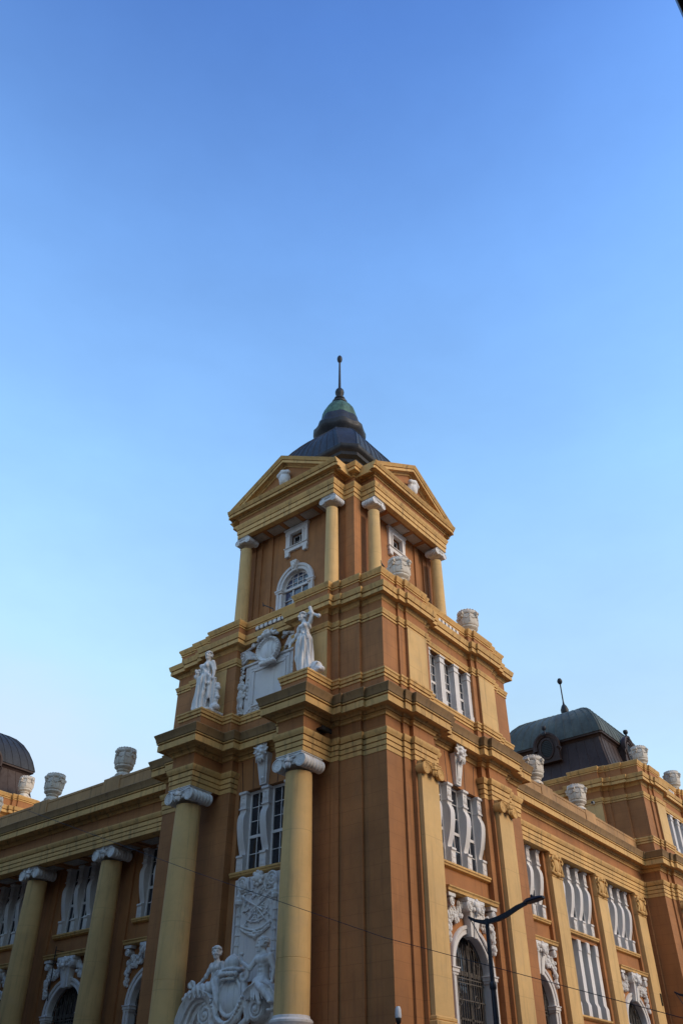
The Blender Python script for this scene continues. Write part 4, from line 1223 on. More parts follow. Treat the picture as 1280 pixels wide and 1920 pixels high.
# tablet with shield, scrolls and garlands between the two statues
TA = FL(0.0)
TB2 = E('tablet_relief', BLD)
c = 5.22
m = MB(TA)
m.box(c - 1.28, c + 1.28, -.05, .05, 14.95, 16.92, .01)
m.box(c - 1.0, c + 1.0, .05, .09, 15.05, 16.86, .01)
for (a0, a1, z0, z1) in ((-.84, .84, 16.55, 16.68), (-.84, -.76, 15.2, 16.6), (.76, .84, 15.2, 16.6), (-.84, .84, 15.12, 15.2)): m.box(c + a0, c + a1, .08, .13, z0, z1, .015)
m.box(c - 1.34, c + 1.34, -.05, .12, 16.90, 17.0, .02)
m.box(c - .95, c + .95, .05, .11, 16.7, 16.78, .012)
m.build('tablet', 'white', TB2)
m = MB(TA)
for sg in (-1, 1):
    for k in range(6): m.ball((c + sg * 1.14, .07, 15.6 + k * .16), (.05, .03, .08), 6, 4)
    m.tube([(c + sg * .95, .1, 15.2), (c + sg * .95, .1, 16.6)], .012, 5)
for k in range(12): m.box(c - 1.2 + .2 * k, c - 1.1 + .2 * k, .05, .08, 15.0, 15.08)
m.lathe([(.001, 0), (.1, .02), (.13, .0)], (c, .14, 15.25), 10, 'd'); m.ball((c - .0, .14, 15.22), (.12, .05, .07), 9, 5)
m.build('tablet_ornament', 'carved', TB2)
def shield_mesh():
    P = [ell((0, 0, 0), (.40, .12, .46), .02), ell((0, .06, 0), (.56, .1, .62), .02)]
    for i in range(30):
        t = 2 * math.pi * i / 30
        P.append(ell((.53 * math.cos(t), -.05, .58 * math.sin(t)), (.075, .1, .075), .02))
    for i in range(40):
        t0, t1 = 2 * math.pi * i / 40, 2 * math.pi * (i + 1) / 40
        P.append(cap((.45 * math.cos(t0), -.03, .5 * math.sin(t0)), (.45 * math.cos(t1), -.03, .5 * math.sin(t1)), .035, None, .01))
    P += [ell((0, -.12, .72), (.22, .16, .14), .03), ell((0, -.18, .84), (.12, .12, .12), .03), ell((-.2, -.12, .8), (.1, .1, .1), .02), ell((.2, -.12, .8), (.1, .1, .1), .02),
          cap((-.15, -.1, .9), (-.25, -.1, 1.0), .05, .03), cap((.15, -.1, .9), (.25, -.1, 1.0), .05, .03), cap((0, -.1, .9), (0, -.1, 1.04), .06, .03),
          cap((-.3, -.1, .74), (-.5, -.1, .62), .09, .06), cap((.3, -.1, .74), (.5, -.1, .62), .09, .06), ell((.4, -.14, .72), (.1, .08, .1), .02), ell((-.4, -.14, .72), (.1, .08, .1), .02)]
    for i in range(14):
        x = -.35 + .7 * i / 13
        P.append(ell((x, -.04, -.62 - .06 * (i % 2)), (.07, .1, .09), .03))
    me = sculpt('shield', P, .022); me.materials.append(M['carved']); return me
h = mesh_from(shield_mesh(), 'shield', 'carved', TB2); place_local(h, 'L', c - .10, .30, 17.14, 1.0, 0); h.scale = (1.0, 1.0, .82)
m = MB(TA)
for sg in (-1, 1):
    m.lathe([(.001, -.1), (.26, -.1), (.27, .12), (.2, .15), (.001, .12)], (c + sg * 1.38, .05, 17.32), 20, 'd')
    m.tube([(c + sg * (1.38) + sg * (.23 - .2 * i / 26) * math.cos(.5 * i), .2, 17.32 + (.23 - .2 * i / 26) * math.sin(.5 * i)) for i in range(27)], .035, 6)
    for k in range(7):
        m.tube([(c + sg * (.62 + .05 * k), .0, 17.05 + .06 * k), (c + sg * (.85 + .03 * k), .16, 17.15 + .05 * k), (c + sg * (1.25), .12, 17.25 + .045 * k)], [.03, .06, .035], 6)
    m.tube([(c + sg * .55, .05, 17.62), (c + sg * .85, .1, 17.72), (c + sg * 1.15, .1, 17.62), (c + sg * 1.45, .1, 17.58)], .06, 7)
    festoon(m, [(c + sg * .65, 17.7, .06), (c + sg * .9, 17.66, .09)], .07, .1, 14, 3)
    festoon(m, [(c + sg * 1.42, 17.05, .07), (c + sg * 1.43, 16.7, .12), (c + sg * 1.42, 16.4, .13), (c + sg * 1.4, 16.2, .05)], .065, .04, 44, 8 + sg)
    m.box(c + sg * 1.42 - .03, c + sg * 1.42 + .03, 0, .1, 16.9, 17.1); m.mark()
m.build('scroll_garland', 'carved', TB2)
def putto_mesh():
    P = [ell((0, 0, 1.16), (.13, .13, .15), .02), ell((-.03, -.11, 1.13), (.035, .05, .03), .02), ell((-.05, -.06, 1.1), (.09, .08, .07), .03), cap((0, 0, 1.04), (0, 0, .98), .06, .08), ell((0, 0, .84), (.14, .11, .16), .05), ell((.01, -.03, .68), (.13, .12, .12), .05), ell((.02, 0, .56), (.14, .11, .1), .05),
         cap((-.05, 0, .5), (-.06, -.04, .3), .085, .065), cap((-.06, -.04, .3), (-.05, 0, .06), .06, .045), cap((.08, 0, .5), (.13, -.06, .28), .085, .065), cap((.13, -.06, .28), (.10, .02, .06), .06, .045),
         ell((-.06, -.05, .03), (.05, .1, .035), .02), ell((.10, -.04, .03), (.05, .1, .035), .02),
         cap((-.13, 0, .92), (-.2, -.05, .72), .055, .045), cap((-.2, -.05, .72), (-.12, -.12, .6), .045, .035), ell((-.1, -.13, .58), (.045, .045, .04), .02), cap((.13, 0, .92), (.24, -.02, 1.0), .055, .045), cap((.24, -.02, 1.0), (.3, 0, 1.14), .045, .04)]
    r_ = random.Random(9)
    for i in range(24):
        t = r_.uniform(0, 6.28); p = r_.uniform(.1, 1.4)
        P.append(ell((.13 * math.cos(t) * math.cos(p), .02 + .12 * math.sin(t) * math.cos(p), 1.19 + .13 * math.sin(p)), (.04, .04, .04), .015))
    for i in range(10): P.append(ell((.2 + .05 * math.sin(i * 2.1), .05, 1.2 - i * .05), (.07, .07, .06), .03))
    for i in range(12): P.append(ell((-.12 + .24 * (i % 4) / 3, .04, .2 - .06 * (i // 4)), (.06, .06, .06), .03))
    me = sculpt('putto', P, .017); me.materials.append(M['carved']); return me
PM = putto_mesh()
for sg in (1, -1):
    h = mesh_from(PM, 'putto', 'carved', TB2); place_local(h, 'L', c + sg * 1.44, .12, 14.93, 1.0, 0)
    if sg < 0: h.scale = (-1, 1, 1)

# ------------------------------------------------------------------ free statues
def head(c, s_=1.0, yaw=0.0, hair='bun', seed=1):
    R_ = rotz(yaw); P = []
    def pt(x, y, z): return (c[0] + s_ * (R_[0][0] * x + R_[0][1] * y), c[1] + s_ * (R_[1][0] * x + R_[1][1] * y), c[2] + s_ * z)
    def e_(x, y, z, r, k=.02): P.append(ell(pt(x, y, z), tuple(s_ * q for q in r), k, R_))
    e_(0, .02, .03, (.105, .13, .13)); e_(0, -.05, -.03, (.088, .09, .13), .03); e_(0, -.06, -.11, (.066, .07, .06), .03)
    P.append(cap(pt(0, -.135, .03), pt(0, -.172, -.045), .018 * s_, .026 * s_, .012)); P.append(cap(pt(-.06, -.125, .042), pt(.06, -.125, .042), .02 * s_, None, .012))
    e_(0, -.14, -.09, (.04, .022, .014), .008); e_(0, -.132, -.142, (.034, .032, .026), .012)
    for sg in (-1, 1): e_(sg * .05, -.105, -.045, (.036, .036, .036), .015); e_(sg * .107, .015, -.01, (.022, .036, .042), .008)
    q = random.Random(seed)
    for i in range(90):
        t = q.uniform(0, 6.28); p = q.uniform(-.5, 1.5)
        x, y, z = .115 * math.cos(t) * math.cos(p), .02 + .14 * math.sin(t) * math.cos(p), .035 + .14 * math.sin(p)
        if y < -.03 and z < .10: continue
        e_(x, y, z, (.03, .03, .03) if hair == 'short' else (.036, .036, .028), .008)
    if hair == 'bun':
        e_(0, .16, .06, (.07, .065, .07)); e_(0, .14, -.04, (.06, .05, .07))
        for i in range(9):
            t = math.pi * i / 8; e_(.115 * math.cos(t), -.085 * math.sin(t) - .01, .10 + .02 * math.sin(t), (.034, .034, .03), .008)
        P.append(cap(pt(-.11, -.02, .13), pt(.11, -.02, .13), .025 * s_, None, .008))
    return P

def woman(kind):
    r = lambda *a: a
    P = []
    k = .05
    if kind == 'raised':
        # stands with one arm lifted behind her head, the other hanging; chiton girdled at the waist
        P += head((-.09, -.03, 2.47), 1.12, -.35) + [cap((-.07, -.01, 2.36), (-.03, 0, 2.2), .075, .09, .04),
              ell((0, 0, 2.02), (.25, .17, .2), .08), ell((-.10, -.13, 2.0), (.10, .09, .09), .03), ell((.10, -.13, 2.02), (.10, .09, .1), .03), ell((0, 0, 1.78), (.19, .15, .18), .08), ell((.02, 0, 1.5), (.27, .2, .22), .1),
              cap((.02, 0, 1.45), (.08, 0, .45), .25, .29, .08), cap((-.1, -.06, 1.35), (-.13, -.12, .75), .16, .13, .08), cap((-.13, -.12, .75), (-.08, .0, .3), .13, .12, .06), cap((.1, -.02, .5), (.14, 0, .25), .27, .29, .06)]
        P += [cap((.24, 0, 2.14), (.34, -.02, 2.46), .085, .075, .05), cap((.34, -.02, 2.46), (.22, .02, 2.74), .075, .06, .03), ell((.2, .02, 2.78), (.07, .07, .08), .02), cap((.12, .08, 2.62), (.62, .0, 2.30), .06, .05, .02), ell((.64, 0, 2.28), (.08, .07, .08), .02),
              cap((-.24, 0, 2.12), (-.36, -.03, 1.78), .08, .065, .05), cap((-.36, -.03, 1.78), (-.55, -.12, 1.5), .06, .045, .03), ell((-.59, -.14, 1.44), (.05, .06, .08), .02)]
        for a in range(4): P.append(cap((-.59 + .02 * a, -.15, 1.42), (-.62 + .03 * a, -.17, 1.31), .022, .014, .01))
        P += [ell((-.02, 0, 1.69), (.24, .19, .05), .03)]
        for a in range(9): P.append(cap((-.2 + .05 * a, -.12 - .03 * math.sin(a), 1.66), (-.23 + .06 * a, -.16, 1.42), .045, .02, .03))
        P += [ell((-.1, -.24, .07), (.07, .15, .06), .03), ell((.15, -.2, .07), (.07, .14, .06), .03)]
        P += [ell((.5, .05, .26), (.22, .2, .26), .03), ell((.62, -.02, .22), (.2, .17, .22), .03), ell((.72, .0, .12), (.2, .16, .12), .04), cap((.4, -.1, .3), (.82, -.12, .08), .06, .05, .03), cap((.45, -.15, .12), (.75, -.16, .32), .05, .04, .03)]
        hem = .33
    else:
        P += head((.02, -.02, 2.47), 1.12, .35) + [cap((.03, 0, 2.36), (.02, 0, 2.2), .075, .09, .04),
              ell((0, 0, 2.02), (.27, .18, .21), .08), ell((-.1, -.13, 2.0), (.10, .09, .09), .03), ell((.10, -.13, 2.0), (.10, .09, .09), .03), ell((0, 0, 1.78), (.2, .16, .18), .08), ell((-.02, 0, 1.5), (.28, .2, .22), .1),
              cap((-.02, 0, 1.45), (-.08, 0, .45), .29, .35, .08), cap((.1, -.06, 1.35), (.1, -.14, .75), .16, .13, .08), cap((.1, -.14, .75), (.05, 0, .3), .13, .12, .06), cap((-.1, 0, .5), (-.12, 0, .22), .31, .36, .06)]
        P += [cap((.27, 0, 2.14), (.40, .0, 1.76), .09, .075, .05), cap((.40, 0, 1.76), (.44, -.08, 1.42), .07, .05, .03), ell((.44, -.1, 1.36), (.055, .06, .08), .02), boxs((.46, -.02, .72), (.085, .07, .62), .02, .03), ell((.47, -.02, 1.36), (.11, .09, .06), .02),
              cap((-.27, 0, 2.12), (-.36, .0, 1.78), .10, .085, .05), cap((-.36, .0, 1.78), (-.26, -.22, 1.70), .08, .06, .03), ell((-.24, -.26, 1.72), (.06, .06, .06), .02), ell((-.30, -.24, 1.80), (.12, .09, .10), .03), ell((-.34, -.22, 1.62), (.11, .09, .12), .03), cap((-.36, -.1, 1.7), (-.36, -.1, 1.2), .09, .05, .05)]
        P += [cap((-.26, -.1, 2.1), (.28, -.16, 1.5), .07, .06, .05), cap((-.3, -.12, 1.5), (.32, -.18, 1.15), .1, .08, .06), cap((-.34, -.08, 1.3), (.26, -.18, .95), .09, .05, .06), cap((.3, -.12, 1.5), (.34, -.16, .6), .07, .05, .05)]
        for a in range(8): P.append(ell((.58 + .05 * math.sin(a * 2), .06, 1.1 - .13 * a), (.11, .1, .1), .04))
        P += [ell((.1, -.24, .07), (.07, .15, .06), .03), ell((-.14, -.2, .07), (.07, .14, .06), .03), ell((.6, .0, .15), (.2, .2, .16), .04)]
        hem = .28
    P.append(boxs((.05, 0, -.02), (.62, .42, .05), .01, .02))
    def fold(X):
        x, y, z = X[..., 0], X[..., 1], X[..., 2]
        ang = np.arctan2(x - .02, -y)
        lowr = np.clip((1.62 - z) / .3, 0, 1) * np.clip((z - .1) / .1, 0, 1) * (np.abs(x) < .42)
        up = np.clip((z - 1.6) / .1, 0, 1) * np.clip((2.15 - z) / .1, 0, 1)
        return lowr * (.034 * np.sin(ang * 10 + 1.5 * np.sin(z * 3 + x * 5)) + .016 * np.sin(ang * 21 + z * 3)) + up * .018 * np.sin(x * 34 + z * 14 + y * 11)
    me = sculpt('statue_body', P, .016, fold); me.materials.append(M['stone'] if False else M['carved'])
    return me
for kind, a, lab in (('raised', 2.78, 'white stone statue of a robed woman with one arm raised behind her head'), ('draped', 7.76, 'white stone statue of a draped woman standing with lowered arm beside a tall block')):
    o = mesh_from(woman(kind), 'statue', 'carved')
    o.location = (-.92, a, 14.99); o.rotation_euler = (0, 0, -math.pi / 2)
    tag(o, lab, 'statue', 'statues on the column plinths')

# ------------------------------------------------------------------ broken scroll pediment with cartouche and two seated figures
GRP = E('scroll_pediment', BLD)
TG = FL(0)
c = 5.17
m = MB(TG)
for sg in (-1, 1):
    prof = [(2.20, 4.45), (2.10, 4.95), (1.92, 5.32), (1.70, 5.57), (1.42, 5.70), (1.10, 5.70), (.84, 5.60), (.66, 5.45)]
    prof = [(c + sg * x, z) for x, z in prof]
    rings = []
    for i, (x, z) in enumerate(prof):
        a_ = prof[max(0, i - 1)]; b_ = prof[min(len(prof) - 1, i + 1)]
        tx, tz = b_[0] - a_[0], b_[1] - a_[1]; l = math.hypot(tx, tz); nx, nz = (-tz / l, tx / l)
        if nz < 0: nx, nz = -nx, -nz
        if i < 2 and nx * sg < 0: nx, nz = -nx, -nz
        rings.append([(x + nx * h, d, z + nz * h) for h, d in ((-.42, .1), (-.42, .86), (-.30, .88), (-.28, .98), (-.2, 1.0), (-.18, 1.1), (-.05, 1.14), (0, 1.2), (.03, 1.2), (.03, .1))])
    m.loft(rings)
    m.lathe([(.001, 0), (.34, 0), (.34, .84), (.30, .9), (.22, .9), (.2, .86), (.001, .9)], (c + sg * 1.02, .1, 5.08), 20, 'd')
    m.tube([(c + sg * 1.02 + sg * (.3 - .26 * i / 30) * math.cos(-.45 * i + 1.6), 1.0, 5.08 + (.3 - .26 * i / 30) * math.sin(-.45 * i + 1.6)) for i in range(31)], .045, 6)
    m.ball((c + sg * 1.02, 1.0, 5.08), .09, 8, 6)
    m.loft([[(c + sg * 2.15, .1, 4.0), (c + sg * .6, .1, 4.0), (c + sg * .6, .72, 4.0), (c + sg * 2.15, .72, 4.0)], [(c + sg * 1.75, .1, 5.2), (c + sg * .6, .1, 5.2), (c + sg * .6, .72, 5.2), (c + sg * 1.75, .72, 5.2)]]).mark()
m.build('scroll', 'carved', GRP)
def cartouche():
    P = [ell((0, .0, .02), (.40, .18, .46), .03), ell((0, .1, .02), (.52, .16, .60), .05)]
    for i in range(36):
        t0, t1 = 2 * math.pi * i / 36, 2 * math.pi * (i + 1) / 36
        P.append(cap((.43 * math.cos(t0), -.06, .02 + .5 * math.sin(t0)), (.43 * math.cos(t1), -.06, .02 + .5 * math.sin(t1)), .05, None, .015))
    P += [ell((0, .02, .70), (.40, .26, .10), .02), ell((0, .02, .72), (.33, .3, .06), .02), ell((0, 0, .88), (.28, .26, .24), .03), cap((0, -.05, 1.02), (.0, -.0, 1.1), .1, .06, .05)]
    for i in range(9):
        t = math.pi * i / 8
        P.append(ell((-.32 + .64 * i / 8, -.20 - .12 * math.sin(t), .58), (.055, .08, .07), .004)); P.append(ell((-.24 + .48 * i / 8, -.18 - .10 * math.sin(t), .45), (.04, .06, .05), .004))
    for sg in (-1, 1):
        for i in range(14):
            t = i / 13; an = 1.2 - 4.5 * t; rr = .22 * (1 - .7 * t)
            t2 = (i + 1) / 13; an2 = 1.2 - 4.5 * t2; rr2 = .22 * (1 - .7 * t2)
            P.append(cap((sg * (.5 + rr * math.cos(an)), -.05, .52 + rr * math.sin(an)), (sg * (.5 + rr2 * math.cos(an2)), -.05, .52 + rr2 * math.sin(an2)), .06, None, .01))
        P += [cap((sg * .5, .0, .3), (sg * .62, -.05, -.1), .11, .09), cap((sg * .62, -.05, -.1), (sg * .42, -.1, -.55), .1, .09), cap((sg * .42, -.1, -.55), (sg * .12, -.12, -.72), .1, .1), cap((sg * .66, .0, -.2), (sg * .72, -.02, -.62), .11, .08), cap((sg * .72, -.02, -.62), (sg * .3, -.05, -.85), .1, .08)]
        for i in range(11): P.append(ell((sg * (.08 + .055 * i), -.20, -.66 + .012 * i * i * .5), (.045, .06, .055), .004))
        for i in range(6): P.append(cap((sg * (.56 + .03 * i), -.08, .1 - .13 * i), (sg * (.74 - .01 * i), -.1, .0 - .13 * i), .05, .02, .006))
    P += [ell((0, -.1, -.7), (.2, .12, .1), .03), ell((0, -.12, -.85), (.3, .14, .1), .04)]
    me = sculpt('cartouche', P, .018); me.materials.append(M['carved']); return me
h = mesh_from(cartouche(), 'cartouche', 'carved', GRP); place_local(h, 'L', c + .04, .95, 5.45, 1.0, 0)

def seated_woman():
    P = head((0, 0, 1.12), 1.1, .55) + [cap((0, .02, 1.0), (.02, .03, .88), .065, .08, .04),
         ell((.04, .03, .70), (.24, .16, .19), .08), ell((-.06, -.10, .68), (.09, .08, .085), .03), ell((.13, -.10, .68), (.09, .08, .085), .03), ell((.05, .03, .46), (.19, .15, .18), .08), ell((.05, .02, .24), (.25, .2, .2), .08),
         cap((-.18, .02, .80), (-.36, -.02, .50), .075, .06, .05), cap((-.36, -.02, .50), (-.60, -.06, .30), .055, .042, .03), ell((-.66, -.07, .28), (.07, .05, .04), .02), cap((.26, .02, .80), (.36, .04, .50), .08, .065, .05), cap((.36, .04, .50), (.28, -.1, .32), .06, .045, .03),
         cap((.02, -.1, .2), (-.55, -.16, .14), .15, .13, .06), cap((-.55, -.16, .14), (-.95, -.1, .06), .12, .09, .05), cap((.0, .02, .16), (-.6, .04, .06), .15, .14, .06), cap((-.6, .04, .06), (-1.05, .0, .0), .13, .14, .05), ell((-1.08, -.04, -.02), (.16, .14, .12), .04),
         cap((.2, -.12, .3), (.34, -.2, -.25), .13, .09, .06), cap((.34, -.2, -.25), (.36, -.2, -.75), .09, .07, .05), cap((.22, -.12, .1), (.3, -.18, -.4), .1, .06, .05), ell((.3, -.08, .42), (.13, .1, .2), .04)]
    for i in range(9): P.append(cap((-.02 - .11 * i, -.22, .22 - .02 * i), (-.08 - .11 * i, -.26, -.06), .045, .02, .03))
    for i in range(11):
        t = i / 10 * math.pi
        P.append(cap((-.92, -.03, .26), (-.92 - .15 * math.cos(t), -.05, .27 + .15 * math.sin(t)), .03, .035, .012))
    for a in range(4): P.append(cap((-.66, -.07 + .02 * a, .28), (-.75, -.09 + .03 * a, .25), .018, .012, .01))
    def fold(X):
        x, y, z = X[..., 0], X[..., 1], X[..., 2]
        k = np.clip((.42 - z) / .1, 0, 1)
        return k * .020 * np.sin(x * 30 + z * 16 + y * 12) + (1 - k) * np.clip((.85 - z) / .1, 0, 1) * .006 * np.sin(x * 40 + z * 25)
    me = sculpt('figure_body', P, .015, fold); me.materials.append(M['carved']); return me
def seated_man():
    P = head((.02, 0, 1.2), 1.2, -1.0, 'short') + [cap((.03, .01, 1.08), (.06, .02, .95), .085, .11, .04),
         ell((.08, .02, .76), (.27, .18, .21), .08), ell((-.05, -.1, .80), (.13, .08, .09), .05), ell((.18, -.11, .80), (.13, .08, .09), .05), ell((.07, .02, .5), (.2, .15, .2), .08), ell((.07, .0, .26), (.23, .19, .17), .08),
         cap((-.16, .0, .88), (-.36, -.1, .60), .09, .075, .05), cap((-.36, -.1, .60), (-.62, -.16, .78), .07, .05, .03), ell((-.66, -.16, .84), (.055, .055, .07), .02), cap((-.66, -.17, .74), (-.66, -.17, 1.0), .03, None, .01), ell((-.66, -.17, 1.0), (.07, .06, .05), .02),
         cap((.32, .02, .88), (.42, .1, .55), .10, .08, .05), cap((.42, .1, .55), (.38, .08, .25), .07, .055, .03), ell((.38, .06, .2), (.06, .06, .06), .02),
         cap((.02, -.12, .2), (.28, -.26, .02), .14, .11, .06), cap((.28, -.26, .02), (.62, -.24, -.32), .10, .075, .04), cap((.14, -.05, .2), (.55, -.1, -.02), .14, .11, .06), cap((.55, -.1, -.02), (.66, -.12, -.5), .1, .07, .04), ell((.6, -.2, -.55), (.08, .14, .05), .03), ell((.68, -.3, -.36), (.07, .12, .05), .03),
         cap((-.12, -.05, .22), (-.12, -.14, -.15), .13, .08, .05), ell((0, .0, .12), (.3, .2, .12), .05), cap((.0, -.1, .05), (.18, -.2, -.35), .12, .06, .05)]
    for a in range(4): P.append(cap((-.66, -.2, .80 + .03 * a), (-.7, -.2, .80 + .03 * a), .018, .014, .01))
    for i in range(6): P.append(cap((-.2 + .08 * i, -.16, .14), (-.12 + .11 * i, -.24, -.25), .04, .02, .03))
    def musc(X):
        x, y, z = X[..., 0], X[..., 1], X[..., 2]
        k = np.clip((z - .34) / .05, 0, 1) * np.clip((.7 - z) / .05, 0, 1) * (y < 0)
        return k * .008 * np.cos(z * 55) * np.clip(1 - np.abs(x - .07) / .16, 0, 1)
    me = sculpt('figure_body', P, .015, musc); me.materials.append(M['carved']); return me
o = mesh_from(seated_woman(), 'seated_statue', 'carved'); o.location = (-.92, 5.98, 5.60); o.rotation_euler = (0, 0, -math.pi / 2)
tag(o, 'carved woman with draped legs reclining on the scroll beside a shell', 'statue', 'figures on the scroll pediment')
o = mesh_from(seated_man(), 'seated_statue', 'carved'); o.location = (-.92, 4.08, 5.53); o.rotation_euler = (0, 0, -math.pi / 2)
tag(o, 'carved bare-chested man seated on the scroll, raising a small hammer', 'statue', 'figures on the scroll pediment')

# ------------------------------------------------------------------ stone urns along the parapets
def urn_proto():
    e = E('stone_urn')
    m = MB(); m.box(-.36, .36, -.36, .36, 0, .12, .015); m.box(-.30, .30, -.30, .30, .12, .17, .01)
    m.build('plinth', 'stone', e)
    def flute(t, h): return 1 - .035 * (abs(math.sin(4 * t)) ** 6) - (.02 if .5 < h < 1.15 and math.sin(4 * t) ** 2 > .9 else 0)
    prof = [(.33, .16), (.34, .20), (.30, .25), (.23, .31), (.22, .35), (.28, .37), (.29, .41), (.27, .43), (.33, .47), (.385, .51), (.40, .55), (.385, .58), (.375, .60), (.40, .62), (.415, .66), (.42, .85), (.42, 1.05), (.415, 1.10), (.39, 1.12), (.42, 1.14), (.435, 1.18), (.44, 1.26), (.42, 1.29), (.40, 1.30), (.39, 1.34), (.34, 1.35), (.28, 1.30), (.001, 1.28)]
    m = MB(); m.lathe(prof, (0, 0, 0), 48, 'z', flute); m.build('vase', 'stone', e, 50)
    m = MB()
    r_ = random.Random(3)
    for q in range(4):
        t = q * math.pi / 2 + math.pi / 4
        for k in range(5): m.ball((.425 * math.cos(t), .425 * math.sin(t), .76 + .085 * k), (.04, .04, .05), 6, 4)
        for sg in (-1, 1):
            for k in range(7):
                f = k / 6; a = t + sg * f * .72
                m.ball((.425 * math.cos(a), .425 * math.sin(a), 1.02 - .10 * math.sin(math.pi * f)), (.022, .022, .03), 6, 4)
        a = t + math.pi / 4
        m.lathe([(.001, -.08), (.075, -.08), (.085, 0), (.075, .08), (.001, .08)], (.46 * math.cos(a), .46 * math.sin(a), 1.14), 10, 'd' if q % 2 else 'a')
        m.ball((.46 * math.cos(a), .46 * math.sin(a), 1.03), (.06, .06, .09), 7, 5)
    for k in range(20):
        a = 2 * math.pi * k / 20
        m.ball((.39 * math.cos(a), .39 * math.sin(a), 1.31), (.05, .05, .03 + .02 * r_.random()), 6, 4)
    m.build('carving', 'stone', e)
    return e
URNS = [((13.83, 1.62, 14.92), 1.06, 'pale stone urn on the right wing parapet, nearest the corner tower'),
        ((18.28, 1.62, 14.92), 1.0, 'pale stone urn midway along the right wing parapet'),
        ((15.4, 1.62, 14.92), 1.04, 'white stone urn on the left wing parapet, nearest the corner tower'),
        ((20.5, 1.62, 14.92), 1.04, 'white stone urn midway along the left wing parapet'),
        ((25.6, 1.62, 14.92), 1.04, 'white stone urn cut off by the left edge, on the left wing parapet'),
        ((1.75, .35, 18.96), 1.0, 'weathered stone urn beside the upper column on the tower terrace'),
        ((6.81, .35, 18.96), 1.0, 'stone urn at the far right end of the tower terrace against the sky'),
        ((23.75 + 1.88, .6, 18.96), 1.0, 'stone urn at the corner of the domed right pavilion'),
        ((23.75 + 6.81, .6, 18.96), 1.0, 'grey-topped stone urn on the right pavilion near the right edge'),
        ((7.0, 31.85, 18.96), 1.0, 'white stone urn in front of the domed left pavilion')]
UP = urn_proto()
for i, (p, s_, lab) in enumerate(URNS):
    u = UP if i == 0 else copy_tree(UP)
    u.location = p if i not in (2, 3, 4) else (p[1], p[0], p[2])
    u.scale = (s_, s_, s_)
    u.rotation_euler = (0, 0, (0, .1, 0, -.08, .05, .06, -.05, 0, .1, .2)[i])
    tag(u, lab, 'urn', 'stone urns on the parapets')

# ------------------------------------------------------------------ street lamps
def lamp_proto():
    e = E('street_lamp')
    m = MB()
    m.lathe([(.16, .14), (.16, .2), (.1, .28), (.085, .5), (.075, 3.0), (.065, 4.9)], (0, 0, 0), 16)
    m.lathe([(.07, 4.86), (.085, 4.9), (.085, 5.0), (.07, 5.03)], (0, 0, 0), 16); m.lathe([(.055, 5.0), (.05, 6.42)], (0, 0, 0), 14)
    m.build('pole', 'pole', e)
    m = MB()
    pts = [(-.50, 6.50), (-.32, 6.40), (-.10, 6.335), (.10, 6.33), (.35, 6.36), (.6, 6.43), (.85, 6.53), (1.05, 6.59), (1.14, 6.61)]
    wd = [.045, .055, .07, .075, .08, .08, .075, .06, .055]
    rings = []
    for (x, z), w_ in zip(pts, wd):
        rings.append([(x, .04, z + w_ * .9), (x, -.04, z + w_ * .9), (x, -.04, z - w_ * .5), (x, .04, z - w_ * .5)])
    m.loft(rings)
    m.tube([(-.47, 0, 6.47), (-.34, 0, 6.24), (-.04, 0, 5.60)], .012, 6)
    m.build('arm', 'pole', e)
    m = MB()
    m.loft([[(x, y * k, 6.63 + z * k2 + (x - 1.1) * .11) for y, z in ((-.11, -.03), (.11, -.03), (.12, .0), (.08, .06), (-.08, .06), (-.12, .0))] for x, k, k2 in ((1.08, .5, .7), (1.14, .7, 1), (1.18, 1, 1.1), (1.36, 1.15, 1.0), (1.55, 1.0, .7), (1.61, .6, .5))])
    m.lathe([(.03, 6.70), (.04, 6.76), (.02, 6.79), (.001, 6.80)], (1.30, 0, 0), 8)
    m.build('lamp_head', 'pole', e)
    return e
LAMP = lamp_proto()

LAMP.location = (-1.10, -3.63, 0); LAMP.rotation_euler = (0, 0, -math.pi / 2)
tag(LAMP, 'dark blue street lamp with curved arm in front of the arched window', 'street lamp', 'street lamps along the pavement')
L2 = copy_tree(LAMP); L2.location = (13.78, -3.21, 0); L2.rotation_euler = (0, 0, -math.pi / 2)
tag(L2, 'dark street lamp of which only the arm tip shows at the right edge', 'street lamp', 'street lamps along the pavement')

# ------------------------------------------------------------------ security cameras, floodlight, cables, bird, rods
sc_ = E('security_camera', None, (-.16, -.20, 4.62))
m = MB(); m.lathe([(.001, .26), (.05, .26), (.075, .2), (.085, .05), (.08, .0), (.06, -.01), (.001, -.01)], (0, 0, 0), 18); m.build('housing', 'camwhite', sc_)
m = MB(); m.lathe([(.001, -.16), (.04, -.15), (.068, -.10), (.075, -.04), (.07, .0), (.001, .0)], (0, 0, 0), 18); m.build('lens_dome', 'black', sc_)
m = MB(); m.tube([(0, 0, .2), (.04, .04, .22), (.2, .24, .02)], .025, 8); m.tube([(0, 0, .0), (-.02, .1, -.35), (.14, .3, -.62)], .018, 6); m.build('bracket', 'black', sc_)
tag(sc_, 'white dome security camera with black lens on the corner of the building', 'camera')
s2 = E('security_camera', None, (23.45, 2.86, 17.0))
m = MB(); m.box(-.32, .02, -.07, .07, -.06, .08, .02); m.build('housing', 'camwhite', s2)
m = MB(); m.lathe([(.06, -.02), (.06, .02), (.001, .02)], (-.34, 0, .01), 12, 'a'); m.build('lens', 'black', s2)
m = MB(); m.tube([(-.1, 0, -.04), (-.05, 0, -.14), (.35, 0, -.1)], .02, 6); m.build('bracket', 'camwhite', s2)
tag(s2, 'small white bullet camera on the yellow side of the right pavilion', 'camera')
fl = E('floodlight', None, (-.75, 2.02, 12.78))
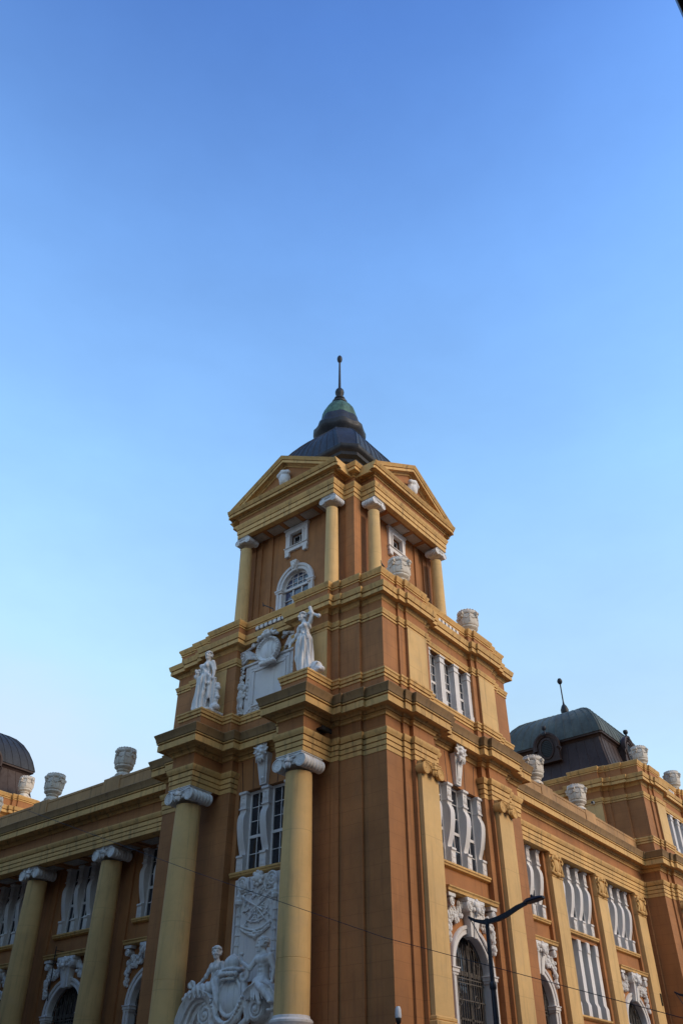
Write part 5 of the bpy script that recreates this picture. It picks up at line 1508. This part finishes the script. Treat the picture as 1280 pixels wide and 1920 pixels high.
m = MB(); m.box(-.22, .22, -.16, .10, .12, .2, .02); m.box(-.24, .24, -.20, -.14, .06, .22, .015); m.build('body', 'black', fl)
m = MB(); m.tube([(0, .05, .14), (0, .12, .02), (0, .16, -.01)], .02, 6); m.build('bracket', 'black', fl)
tag(fl, 'small black floodlight on the ledge beside the large column capital', 'floodlight')
bd = MB()
bd.loft([[(x + r1 * math.cos(t) * .9, r1 * math.sin(t) * .7, z + r1 * math.sin(t + 1.57) * .9) for t in np.linspace(0, 2 * math.pi, 11)[:-1]] for x, z, r1 in ((-.2, .1, .015), (-.12, .12, .04), (-.03, .14, .07), (.05, .17, .075), (.10, .23, .05), (.12, .27, .045), (.15, .29, .03), (.19, .28, .005))])
bd.tube([(.0, .02, .09), (.01, .02, 0)], .008, 5); bd.tube([(.0, -.02, .09), (.01, -.02, 0)], .008, 5)
b_ = bd.build('pigeon', 'black'); b_.location = (-.03, -.03, 18.965); b_.rotation_euler = (0, -.5, 2.5); b_.scale = (.7, .7, .8)
tag(b_, 'dark pigeon perched on the terrace corner below the upper columns', 'bird')
def ray_pt(d, t): return (-21.257 + d[0] * t, -14.971 + d[1] * t, 1.65 + d[2] * t)
cb = MB()
anchors = [(0.43, 2.45, 12.9)]
A0 = Vector((-.02, 40.0, 15.6)); 
pts = [ray_pt((.564, .913, .327), 30), ray_pt((.725, .783, .268), 24), ray_pt((.894, .642, .209), 19.2), ray_pt((1.107, .448, .148), 15.5)]
d_ = Vector(pts[3]) - Vector(pts[2]); e_ = Vector(pts[0]) - Vector(pts[1])
pts = [tuple(Vector(pts[0]) + e_ * .02)] + pts + [tuple(Vector(pts[3]) + d_ * 1.0), tuple(Vector(pts[3]) + d_ * 3.0)]
cb.tube(pts, .007, 5)
tag(cb.build('cable', 'black'), 'thin black cable strung across the facade in front of the columns', 'cable')
rd = MB(); rd.tube([(2.08, 18.62, 8.75), (2.08, 18.56, 6.75)], .022, 6)
for z in (8.42, 8.6): rd.tube([(2.08, 18.61, z), (2.5, 18.61, z)], .016, 5)
tag(rd.build('thin_pipe', 'black'), 'thin dark vertical pipe over the arched window behind the left columns', 'pipe')
rp = MB(); rp.tube([(-.08, 5.20, 18.96), (-.08, 5.22, 19.10), (-.08, 5.80, 19.50)], .022, 6); rp.tube([(-.08, 5.77, 19.40), (-.08, 5.81, 19.60)], .016, 5)
tag(rp.build('metal_rod', 'black'), 'thin dark metal rod sticking out below the upper arched window', 'rod')
